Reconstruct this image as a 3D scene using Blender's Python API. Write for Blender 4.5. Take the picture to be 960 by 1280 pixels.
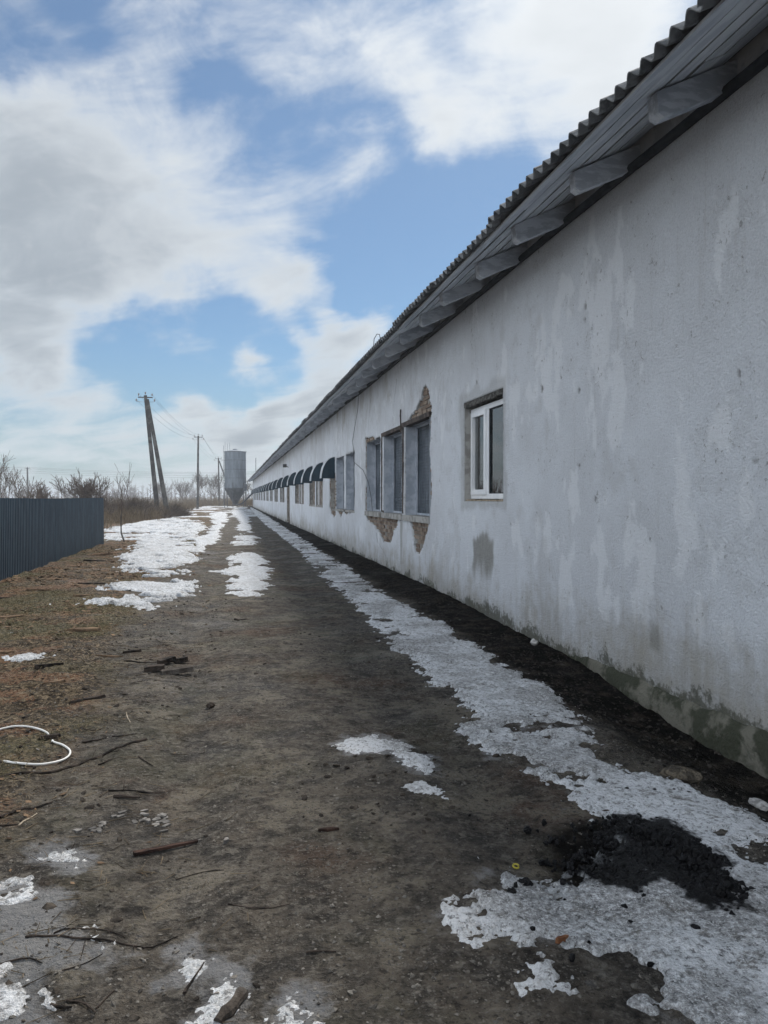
import bpy, math, random
import numpy as np
from mathutils import Vector, Matrix

for o in list(bpy.data.objects):
    bpy.data.objects.remove(o, do_unlink=True)
SC = bpy.context.scene
COL = SC.collection
R = math.radians

# ------------------------------------------------------------------ camera
cam_d = bpy.data.cameras.new('camera')
cam = bpy.data.objects.new('camera', cam_d)
COL.objects.link(cam)
cam.location = (0, 0, 1.5)
cam.rotation_euler = (R(90) - math.atan(18 / 960), 0, -math.atan(190 / 960))
cam_d.sensor_fit = 'HORIZONTAL'
cam_d.sensor_width = 36
cam_d.lens = 36.0
cam_d.clip_start = 0.05
cam_d.clip_end = 8000
SC.camera = cam

# ------------------------------------------------------------------ sun, sky, exposure
SUN_EL, SUN_AZ = R(48), R(28)           # azimuth from +Y towards +X
sun_vec = Vector((math.sin(SUN_AZ) * math.cos(SUN_EL), math.cos(SUN_AZ) * math.cos(SUN_EL), math.sin(SUN_EL)))
sun_d = bpy.data.lights.new('sun', 'SUN')
sun_d.energy = 2.0
sun_d.angle = R(12)
sun_d.color = (1.0, 0.94, 0.86)
sun = bpy.data.objects.new('sun', sun_d)
COL.objects.link(sun)
sun.location = (20, 20, 40)
sun.rotation_euler = (-sun_vec).to_track_quat('-Z', 'Y').to_euler()

SC.view_settings.view_transform = 'Standard'
SC.view_settings.look = 'None'
SC.view_settings.exposure = 1.15
SC.view_settings.gamma = 1.0
SC.view_settings.use_curve_mapping = False
SC.cycles.use_adaptive_sampling = True
SC.cycles.adaptive_threshold = 0.02
SC.cycles.max_bounces = 6
SC.cycles.diffuse_bounces = 3
SC.cycles.volume_bounces = 0
SC.cycles.use_denoising = True

LOBES = [(0.107712, 0.951404, 0.288493, 8, -0.32), (-0.243891, 0.899010, 0.363729, 164, 0.42), (-0.237580, 0.933813, 0.267485, 164, 0.50), (-0.163309, 0.948424, 0.271701, 304, 0.42), (-0.141990, 0.928144, 0.344074, 256, 0.35), (-0.055281, 0.954194, 0.294038, 368, 0.45), (0.022188, 0.959453, 0.280993, 638, 0.45), (0.076655, 0.957341, 0.278607, 1599, 0.34), (0.116206, 0.956203, 0.268649, 4699, 0.28), (-0.110929, 0.894009, 0.434100, 188, 0.18), (0.123093, 0.849210, 0.513508, 576, 0.30), (0.187944, 0.856519, 0.480680, 711, 0.34), (0.245679, 0.861680, 0.444015, 1362, 0.42), (0.169311, 0.904431, 0.391585, 899, 0.30), (0.342664, 0.791938, 0.505387, 188, 0.36), (0.421602, 0.747495, 0.513326, 144, 0.45), (0.117809, 0.970093, 0.212228, 1263, 0.85), (0.167427, 0.960486, 0.222339, 1175, 0.85), (0.072064, 0.977780, 0.196855, 2843, 0.60), (0.010524, 0.984553, 0.174770, 6396, 0.75), (0.136381, 0.979592, 0.147647, 1474, 0.40), (-0.244542, 0.957245, 0.154535, 899, 0.58), (-0.190452, 0.970306, 0.149109, 1599, 0.40), (-0.058498, 0.993057, 0.102059, 1023, 0.38), (0.020387, 0.994175, 0.105830, 1175, 0.72), (0.093121, 0.988754, 0.117026, 1175, 0.72), (0.010229, 0.998795, 0.048005, 256, 0.30), (-0.170596, 0.982520, 0.074512, 455, 0.18), (-0.225061, 0.861262, 0.455605, 1474, -0.40), (-0.148368, 0.849345, 0.506558, 1474, -0.30), (-0.007068, 0.886466, 0.462740, 1474, -0.38), (-0.046782, 0.896068, 0.441444, 2843, -0.20), (0.257505, 0.902479, 0.345286, 256, -0.50), (0.156380, 0.942996, 0.293774, 638, -0.40), (0.226429, 0.938200, 0.261745, 256, -0.45), (-0.085624, 0.977909, 0.190688, 455, -0.55), (0.010584, 0.976343, 0.215968, 1903, -0.42), (0.074520, 0.969339, 0.234155, 4093, -0.40), (0.060402, 0.985356, 0.159453, 2843, -0.35), (0.176846, 0.944821, 0.275751, 2303, -0.30), (-0.100646, 0.984386, 0.144408, 1362, -0.40), (-0.004370, 0.989132, 0.146968, 1599, -0.45)]

world = bpy.data.worlds.new('World')
SC.world = world
world.use_nodes = True
wn = world.node_tree
wn.nodes.clear()


def nd(nt, typ, **kw):
    n = nt.nodes.new(typ)
    for k, v in kw.items():
        if isinstance(k, str) and hasattr(n, k):
            setattr(n, k, v)
    return n


def lk(nt, val, sock):
    """connect a socket or set a constant"""
    if isinstance(val, bpy.types.NodeSocket):
        nt.links.new(val, sock)
    elif isinstance(val, (tuple, list)) and len(val) == 3 and sock.type == 'RGBA':
        sock.default_value = (*val, 1)
    else:
        sock.default_value = val


def mth(nt, op, a, b=None, c=None, clamp=False):
    n = nt.nodes.new('ShaderNodeMath')
    n.operation = op
    n.use_clamp = clamp
    lk(nt, a, n.inputs[0])
    if b is not None:
        lk(nt, b, n.inputs[1])
    if c is not None:
        lk(nt, c, n.inputs[2])
    return n.outputs[0]


def vmath(nt, op, a, b=None, out=0):
    n = nt.nodes.new('ShaderNodeVectorMath')
    n.operation = op
    lk(nt, a, n.inputs[0])
    if b is not None:
        lk(nt, b, n.inputs[1])
    return n.outputs['Value'] if op in ('DOT_PRODUCT', 'LENGTH') else n.outputs[0]


def mixc(nt, f, a, b, mode='MIX'):
    n = nt.nodes.new('ShaderNodeMix')
    n.data_type = 'RGBA'
    n.blend_type = mode
    lk(nt, f, n.inputs[0])
    lk(nt, a, n.inputs[6])
    lk(nt, b, n.inputs[7])
    return n.outputs[2]


def noise(nt, vec, scale, detail=4, rough=0.55, dist=0.0, raw=False):
    n = nt.nodes.new('ShaderNodeTexNoise')
    if vec is not None:
        nt.links.new(vec, n.inputs['Vector'])
    n.inputs['Scale'].default_value = scale
    n.inputs['Detail'].default_value = detail
    n.inputs['Roughness'].default_value = rough
    n.inputs['Distortion'].default_value = dist
    if raw:
        return n.outputs[0]
    return mth(nt, 'MULTIPLY_ADD', n.outputs[0], 2.8, -0.90, clamp=True)     # spread the values over 0..1


def smooth(nt, x, a, b):
    n = nt.nodes.new('ShaderNodeMapRange')
    n.interpolation_type = 'SMOOTHSTEP'
    lk(nt, x, n.inputs[0])
    n.inputs[1].default_value = a
    n.inputs[2].default_value = b
    n.inputs[3].default_value = 0
    n.inputs[4].default_value = 1
    return n.outputs[0]


def mapping(nt, vec, scale=(1, 1, 1), loc=(0, 0, 0), rot=(0, 0, 0)):
    n = nt.nodes.new('ShaderNodeMapping')
    nt.links.new(vec, n.inputs[0])
    n.inputs['Location'].default_value = loc
    n.inputs['Rotation'].default_value = rot
    n.inputs['Scale'].default_value = scale
    return n.outputs[0]


def ncol(nt, vec, scale, detail=3):
    n = nt.nodes.new('ShaderNodeTexNoise')
    nt.links.new(vec, n.inputs['Vector'])
    n.inputs['Scale'].default_value = scale
    n.inputs['Detail'].default_value = detail
    return n.outputs['Color']


SKY_GAIN = 0.1
sky = nd(wn, 'ShaderNodeTexSky')
sky.sky_type = 'NISHITA'
sky.sun_disc = False
sky.sun_elevation = SUN_EL
sky.sun_rotation = SUN_AZ
sky.altitude = 100
sky.air_density = 1.0
sky.dust_density = 0.5
sky.ozone_density = 2.0
tc = nd(wn, 'ShaderNodeTexCoord')
dirv = vmath(wn, 'NORMALIZE', tc.outputs['Generated'])
sx = nd(wn, 'ShaderNodeSeparateXYZ')
wn.links.new(dirv, sx.inputs[0])
dz = sx.outputs[2]
den = mth(wn, 'ADD', mth(wn, 'MAXIMUM', dz, 0.0), 0.20)
px_ = mth(wn, 'DIVIDE', sx.outputs[0], den)
py_ = mth(wn, 'DIVIDE', sx.outputs[1], den)
cb = nd(wn, 'ShaderNodeCombineXYZ')
wn.links.new(px_, cb.inputs[0])
wn.links.new(py_, cb.inputs[1])
cp = mapping(wn, cb.outputs[0], rot=(0, 0, R(38)))
cps = mapping(wn, cp, scale=(1.0, 1.7, 1.0))
n_mid = noise(wn, cps, 2.6, 6, 0.58, 0.5, raw=True)
wobv = vmath(wn, 'SUBTRACT', ncol(wn, dirv, 8.0, 5), (0.5, 0.5, 0.5))
wobv = vmath(wn, 'MULTIPLY', wobv, (0.16, 0.16, 0.16))
dirw = vmath(wn, 'NORMALIZE', vmath(wn, 'ADD', dirv, wobv))
n_fine = noise(wn, mapping(wn, dirv, scale=(1.0, 1.0, 1.5)), 11.0, 8, 0.62, 0.5, raw=True)
base_d = mth(wn, 'MULTIPLY_ADD', n_mid, 1.6, -1.01)
base_d = mth(wn, 'MULTIPLY_ADD', n_fine, 0.87, base_d)
sd = vmath(wn, 'DOT_PRODUCT', dirv, tuple(sun_vec))
front = smooth(wn, sd, 0.60, -0.30)
low = smooth(wn, dz, 0.20, -0.02)
skyc = mixc(wn, 1.0, sky.outputs[0], (0.265, 0.35, 0.40), 'MULTIPLY')
skyc = mixc(wn, 0.10, skyc, (2.2, 2.5, 2.8))
skyc = mixc(wn, mth(wn, 'MULTIPLY', low, 0.55), skyc, (1.60, 1.94, 2.25))
glow = mth(wn, 'EXPONENT', mth(wn, 'MULTIPLY_ADD', sd, 9.0, -9.0))


def cloud_layer(dens):
    """blue sky with a cloud layer of this density; clouds seen towards the sun are
    backlit and grey, those across the sky front-lit and brightened further to light the wall"""
    cover = mth(wn, 'MULTIPLY', smooth(wn, dens, -0.25, 0.60), 0.94)
    thick = smooth(wn, dens, 0.15, 1.15)
    c = mixc(wn, thick, (3.1, 3.34, 3.55), (1.62, 1.84, 2.06))
    c = mixc(wn, mth(wn, 'MULTIPLY', smooth(wn, n_fine, 0.45, 0.70), 0.35), c, (3.55, 3.72, 3.86))
    c = mixc(wn, front, c, (11.6, 12.0, 12.4))  # out-of-view clouds raised beyond front-lit white, as added fill for the wall
    c = mixc(wn, mth(wn, 'MULTIPLY', glow, 0.9), c, (5.05, 5.15, 5.2))
    g = nd(wn, 'ShaderNodeBackground')
    wn.links.new(mixc(wn, cover, skyc, c), g.inputs[0])
    g.inputs[1].default_value = SKY_GAIN
    return g.outputs[0]


# the cloud masses ahead, each a direction in the world with a width and a weight; they fade to
# nothing well inside the cone, so outside it the plain layer is the same sky at less cost
dens = base_d
for (a, b, c, k, w) in LOBES:
    d = vmath(wn, 'DOT_PRODUCT', dirw, (a, b, c))
    e = mth(wn, 'EXPONENT', mth(wn, 'MULTIPLY_ADD', d, float(k), -float(k)))
    dens = mth(wn, 'MULTIPLY_ADD', e, w, dens)
ahead = mth(wn, 'GREATER_THAN', vmath(wn, 'DOT_PRODUCT', dirv, (0.108, 0.945, 0.309)), 0.70)
mxw = nd(wn, 'ShaderNodeMixShader')
wn.links.new(ahead, mxw.inputs[0])
wn.links.new(cloud_layer(base_d), mxw.inputs[1])
wn.links.new(cloud_layer(dens), mxw.inputs[2])
wo = nd(wn, 'ShaderNodeOutputWorld')
wn.links.new(mxw.outputs[0], wo.inputs[0])

# ------------------------------------------------------------------ numeric helpers
RNG = np.random.default_rng(11)
random.seed(5)
_PERM = np.random.default_rng(3).random((256, 256)).astype(np.float64)


def vnoise(x, y):
    xi = np.floor(x).astype(int)
    yi = np.floor(y).astype(int)
    fx = x - xi
    fy = y - yi
    fx = fx * fx * fx * (fx * (fx * 6 - 15) + 10)
    fy = fy * fy * fy * (fy * (fy * 6 - 15) + 10)
    a = _PERM[xi & 255, yi & 255]
    b = _PERM[(xi + 1) & 255, yi & 255]
    c = _PERM[xi & 255, (yi + 1) & 255]
    d = _PERM[(xi + 1) & 255, (yi + 1) & 255]
    return (a * (1 - fx) + b * fx) * (1 - fy) + (c * (1 - fx) + d * fx) * fy


def fbm(x, y, sc=1.0, octv=4, gain=0.5, seed=0.0):
    x = np.asarray(x, float) * sc + seed * 17.31
    y = np.asarray(y, float) * sc + seed * 9.77
    s = np.zeros(np.broadcast(x, y).shape)
    a, t = 1.0, 0.0
    for i in range(octv):
        s += a * (vnoise(x, y) * 2 - 1)
        t += a
        a *= gain
        x, y = x * 2.03 * 0.8 - y * 2.03 * 0.6 + 5.1, x * 2.03 * 0.6 + y * 2.03 * 0.8 + 1.7
    return s / t


def ss(x, a, b):
    t = np.clip((np.asarray(x, float) - a) / (b - a), 0, 1)
    return t * t * (3 - 2 * t)


def sdf(poly, x, y):
    """signed distance, positive inside"""
    P = np.array(poly, float)
    Q = np.roll(P, -1, axis=0)
    d2 = np.full(x.shape, 1e18)
    ins = np.zeros(x.shape, bool)
    for (ax, ay), (bx, by) in zip(P, Q):
        ex, ey = bx - ax, by - ay
        L = ex * ex + ey * ey + 1e-12
        t = np.clip(((x - ax) * ex + (y - ay) * ey) / L, 0, 1)
        d2 = np.minimum(d2, (x - ax - t * ex) ** 2 + (y - ay - t * ey) ** 2)
        cond = (ay > y) != (by > y)
        xi = ax + (y - ay) * ex / (ey if abs(ey) > 1e-12 else 1e-12)
        ins ^= cond & (x < xi)
    return np.where(ins, 1, -1) * np.sqrt(d2)


# ------------------------------------------------------------------ mesh helpers
def link(o, parent=None):
    COL.objects.link(o)
    if parent is not None:
        o.parent = parent
        w = parent
        off = Vector((0, 0, 0))
        if parent.type == 'EMPTY':
            o.matrix_parent_inverse = Matrix.Translation(-parent.location)
    return o


def tag(o, label=None, cat=None, group=None, kind=None):
    if label:
        o['label'] = label
    if cat:
        o['category'] = cat
    if group:
        o['group'] = group
    if kind:
        o['kind'] = kind
    return o


def empty(name, loc, label, cat, group=None):
    o = bpy.data.objects.new(name, None)
    o.location = loc
    o.empty_display_size = 0.2
    COL.objects.link(o)
    return tag(o, label, cat, group)


class MB:
    def __init__(self):
        self.v, self.f = [], []

    def add(self, vs, fs):
        n = len(self.v)
        self.v += [tuple(map(float, p)) for p in vs]
        self.f += [tuple(i + n for i in f) for f in fs]
        return self

    def box(self, x0, x1, y0, y1, z0, z1):
        vs = [(x, y, z) for x in (x0, x1) for y in (y0, y1) for z in (z0, z1)]
        return self.add(vs, [(0, 1, 3, 2), (4, 6, 7, 5), (0, 4, 5, 1), (2, 3, 7, 6), (0, 2, 6, 4), (1, 5, 7, 3)])

    def tube(self, pts, rad, n=6, cap=True):
        pts = [Vector(p) for p in pts]
        if not hasattr(rad, '__len__'):
            rad = [rad] * len(pts)
        base = len(self.v)
        prev = None
        for i, p in enumerate(pts):
            t = (pts[min(i + 1, len(pts) - 1)] - pts[max(i - 1, 0)]).normalized()
            if prev is None:
                a = t.cross(Vector((0, 0, 1)))
                if a.length < 0.1:
                    a = t.cross(Vector((1, 0, 0)))
                a.normalize()
            else:
                a = (prev - t * prev.dot(t)).normalized()
            prev = a
            b = t.cross(a)
            for k in range(n):
                an = 2 * math.pi * k / n
                q = p + (a * math.cos(an) + b * math.sin(an)) * rad[i]
                self.v.append(tuple(q))
        for i in range(len(pts) - 1):
            for k in range(n):
                k2 = (k + 1) % n
                self.f.append((base + i * n + k, base + i * n + k2, base + (i + 1) * n + k2, base + (i + 1) * n + k))
        if cap:
            self.f.append(tuple(base + k for k in range(n))[::-1])
            self.f.append(tuple(base + (len(pts) - 1) * n + k for k in range(n)))
        return self

    def beam(self, a, b, w0, h0, w1=None, h1=None, upv=(0, 0, 1)):
        """rectangular tapering bar from a to b"""
        a, b = Vector(a), Vector(b)
        t = (b - a).normalized()
        s = t.cross(Vector(upv))
        if s.length < 1e-3:
            s = t.cross(Vector((1, 0, 0)))
        s.normalize()
        u = s.cross(t)
        w1 = w0 if w1 is None else w1
        h1 = h0 if h1 is None else h1
        vs = []
        for p, w, h in ((a, w0, h0), (b, w1, h1)):
            for i, j in ((-1, -1), (1, -1), (1, 1), (-1, 1)):
                vs.append(p + s * (i * w / 2) + u * (j * h / 2))
        return self.add(vs, [(3, 2, 1, 0), (4, 5, 6, 7), (0, 1, 5, 4), (1, 2, 6, 5), (2, 3, 7, 6), (3, 0, 4, 7)])

    def lathe(self, prof, n=24, c=(0, 0, 0)):
        base = len(self.v)
        for r, z in prof:
            for k in range(n):
                an = 2 * math.pi * k / n
                self.v.append((c[0] + r * math.cos(an), c[1] + r * math.sin(an), c[2] + z))
        for i in range(len(prof) - 1):
            for k in range(n):
                k2 = (k + 1) % n
                self.f.append((base + i * n + k, base + i * n + k2, base + (i + 1) * n + k2, base + (i + 1) * n + k))
        return self

    def build(self, name, m, parent=None, smooth_=False, loc=None):
        me = bpy.data.meshes.new(name)
        me.from_pydata(self.v, [], self.f)
        me.update()
        if m is not None:
            me.materials.append(m)
        if smooth_:
            me.polygons.foreach_set('use_smooth', [True] * len(me.polygons))
        o = bpy.data.objects.new(name, me)
        if loc is not None:
            o.location = loc
        return link(o, parent)


def np_mesh(name, V, F, m, parent=None, smooth_=True, attrs=None):
    """V (n,3) floats, F (k,4) or (k,3) ints, attrs: {name: per-vertex float array}"""
    me = bpy.data.meshes.new(name)
    k, s = F.shape
    me.vertices.add(len(V))
    me.vertices.foreach_set('co', np.ascontiguousarray(V, dtype=np.float32).ravel())
    me.loops.add(k * s)
    me.loops.foreach_set('vertex_index', np.ascontiguousarray(F, dtype=np.int32).ravel())
    me.polygons.add(k)
    me.polygons.foreach_set('loop_start', np.arange(0, k * s, s, dtype=np.int32))
    me.polygons.foreach_set('use_smooth', np.full(k, smooth_))
    me.update(calc_edges=True)
    for an, av in (attrs or {}).items():
        a = me.attributes.new(an, 'FLOAT', 'POINT')
        a.data.foreach_set('value', np.ascontiguousarray(av, dtype=np.float32))
    if m is not None:
        me.materials.append(m)
    return link(bpy.data.objects.new(name, me), parent)


def compact(V, F, attrs=None):
    used = np.unique(F)
    mp = np.full(len(V), -1, int)
    mp[used] = np.arange(len(used))
    return V[used], mp[F], {k: a[used] for k, a in (attrs or {}).items()}


def grid_faces(nx, ny, off=0):
    i, j = np.meshgrid(np.arange(nx - 1), np.arange(ny - 1), indexing='ij')
    a = i * ny + j
    return np.stack([a, a + ny, a + ny + 1, a + 1], -1).reshape(-1, 4) + off


def lines(a, b, step):
    n = max(1, int(round((b - a) / step)))
    return np.linspace(a, b, n + 1)


# lumps: closed low-poly stones, many joined in one mesh
_t = (1 + 5 ** 0.5) / 2
ICO_V = np.array([(-1, _t, 0), (1, _t, 0), (-1, -_t, 0), (1, -_t, 0), (0, -1, _t), (0, 1, _t), (0, -1, -_t), (0, 1, -_t), (_t, 0, -1), (_t, 0, 1), (-_t, 0, -1), (-_t, 0, 1)]) / 1.9
ICO_F = np.array([(0, 11, 5), (0, 5, 1), (0, 1, 7), (0, 7, 10), (0, 10, 11), (1, 5, 9), (5, 11, 4), (11, 10, 2), (10, 7, 6), (7, 1, 8), (3, 9, 4), (3, 4, 2), (3, 2, 6), (3, 6, 8), (3, 8, 9), (4, 9, 5), (2, 4, 11), (6, 2, 10), (8, 6, 7), (9, 8, 1)])
OCT_V = np.array([(1, 0, 0), (-1, 0, 0), (0, 1, 0), (0, -1, 0), (0, 0, 1), (0, 0, -1)], float)
OCT_F = np.array([(0, 2, 4), (2, 1, 4), (1, 3, 4), (3, 0, 4), (2, 0, 5), (1, 2, 5), (3, 1, 5), (0, 3, 5)])


def rot_rand(rng, n, tilt=math.pi):
    az = rng.random(n) * 2 * math.pi
    ax = (rng.random(n) - .5) * 2 * tilt
    ay = (rng.random(n) - .5) * 2 * tilt
    cz, sz, cxx, sxx, cyy, syy = np.cos(az), np.sin(az), np.cos(ax), np.sin(ax), np.cos(ay), np.sin(ay)
    one, zer = np.ones(n), np.zeros(n)
    Rz = np.stack([cz, -sz, zer, sz, cz, zer, zer, zer, one], -1).reshape(n, 3, 3)
    Rx = np.stack([one, zer, zer, zer, cxx, -sxx, zer, sxx, cxx], -1).reshape(n, 3, 3)
    Ry = np.stack([cyy, zer, syy, zer, one, zer, -syy, zer, cyy], -1).reshape(n, 3, 3)
    return Rz @ Rx @ Ry


def lumps(rng, pos, size, base=(OCT_V, OCT_F), flat=(0.45, 0.9), tilt=0.5, jit=0.35, stretch=(0.7, 1.2)):
    n = len(pos)
    bv, bf = base
    V = bv[None] * (1 + jit * (rng.random((n, len(bv), 1)) - .5) * 2)
    s = np.stack([size * rng.uniform(*stretch, n), size * rng.uniform(*stretch, n), size * rng.uniform(*flat, n)], -1)
    V = V * s[:, None, :]
    V = np.einsum('nij,nkj->nki', rot_rand(rng, n, tilt), V) + pos[:, None, :]
    F = bf[None] + (np.arange(n) * len(bv))[:, None, None]
    return V.reshape(-1, 3), F.reshape(-1, 3)


def segs_mesh(A, B, ra, rb, n=3):
    """many thin tapered prisms"""
    A, B = np.asarray(A, float), np.asarray(B, float)
    t = B - A
    t /= np.linalg.norm(t, axis=1, keepdims=True) + 1e-9
    ref = np.where(np.abs(t[:, 2:3]) > 0.9, np.array([[1., 0, 0]]), np.array([[0, 0, 1.]]))
    a = np.cross(t, ref)
    a /= np.linalg.norm(a, axis=1, keepdims=True) + 1e-9
    b = np.cross(t, a)
    m = len(A)
    V = np.zeros((m, 2 * n, 3))
    for k in range(n):
        an = 2 * math.pi * k / n
        d = a * math.cos(an) + b * math.sin(an)
        V[:, k] = A + d * np.asarray(ra)[:, None]
        V[:, n + k] = B + d * np.asarray(rb)[:, None]
    f = np.array([(k, (k + 1) % n, n + (k + 1) % n, n + k) for k in range(n)])
    F = f[None] + (np.arange(m) * 2 * n)[:, None, None]
    return V.reshape(-1, 3), F.reshape(-1, 4)


# ------------------------------------------------------------------ materials
def material(name, rough=0.8, color=(0.5, 0.5, 0.5), spec=0.3, metal=0.0):
    m = bpy.data.materials.new(name)
    m.use_nodes = True
    nt = m.node_tree
    b = nt.nodes['Principled BSDF']
    b.inputs['Base Color'].default_value = (*color, 1)
    b.inputs['Roughness'].default_value = rough
    b.inputs['Specular IOR Level'].default_value = spec
    b.inputs['Metallic'].default_value = metal
    return m, nt, b


def objco(nt):
    return nt.nodes.new('ShaderNodeTexCoord').outputs['Object']


def geo_pos(nt):
    return nt.nodes.new('ShaderNodeNewGeometry').outputs['Position']


def island(nt):
    return nt.nodes.new('ShaderNodeNewGeometry').outputs['Random Per Island']


def attr(nt, name):
    n = nt.nodes.new('ShaderNodeAttribute')
    n.attribute_name = name
    return n.outputs['Fac']


def bump(nt, b, h, strength=0.4, dist=0.01, prev=None):
    n = nt.nodes.new('ShaderNodeBump')
    n.inputs['Strength'].default_value = strength
    n.inputs['Distance'].default_value = dist
    nt.links.new(h, n.inputs['Height'])
    nt.links.new(n.outputs[0], b.inputs['Normal'])
    return n


def varied(name, ca, cb, scale=6, rough=0.8, spec=0.3, bstr=0.3, bdist=0.004, bscale=40, metal=0.0, stretch=(1, 1, 1), per_island=False, detail=5, per_object=False):
    """two-tone noise material with fine relief"""
    m, nt, b = material(name, rough, ca, spec, metal)
    p = mapping(nt, geo_pos(nt), scale=stretch)
    f = smooth(nt, noise(nt, p, scale, detail, 0.6), 0.32, 0.68)
    if per_island:
        f = mth(nt, 'ADD', mth(nt, 'MULTIPLY', f, 0.4), mth(nt, 'MULTIPLY', island(nt), 0.6))
    if per_object:
        f = mth(nt, 'ADD', mth(nt, 'MULTIPLY', f, 0.5), mth(nt, 'MULTIPLY', objrand(nt), 0.5))
    nt.links.new(mixc(nt, f, ca, cb), b.inputs['Base Color'])
    if bstr:
        bump(nt, b, noise(nt, p, bscale, 3, 0.6), bstr, bdist)
    return m


def objrand(nt):
    return nt.nodes.new('ShaderNodeObjectInfo').outputs['Random']


def rock(name, x, y, z, sx_, sy_, sz_, m_, label, cat, group=None, seed=0, rough_=0.25):
    import bmesh
    bm = bmesh.new()
    bmesh.ops.create_icosphere(bm, subdivisions=3, radius=1.0)
    rg = np.random.default_rng(seed)
    P = np.array([v.co[:] for v in bm.verts])
    n1 = fbm(P[:, 0] + seed, P[:, 1] + P[:, 2] * 1.3, 1.3, 4, 0.6, seed=seed % 50)
    n2 = fbm(P[:, 2] + seed * .7, P[:, 0] - P[:, 1], 2.6, 3, 0.6, seed=seed % 37)
    P = P * (1 + rough_ * 1.6 * n1 + rough_ * n2)[:, None]
    a = rg.uniform(0, 3.14)
    for v, q in zip(bm.verts, P):
        qx, qy = q[0] * sx_, q[1] * sy_
        v.co = (x + qx * math.cos(a) - qy * math.sin(a), y + qx * math.sin(a) + qy * math.cos(a), z + q[2] * sz_)
    me = bpy.data.meshes.new(name)
    bm.to_mesh(me)
    bm.free()
    me.materials.append(m_)
    o = bpy.data.objects.new(name, me)
    COL.objects.link(o)
    return tag(o, label, cat, group)


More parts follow.
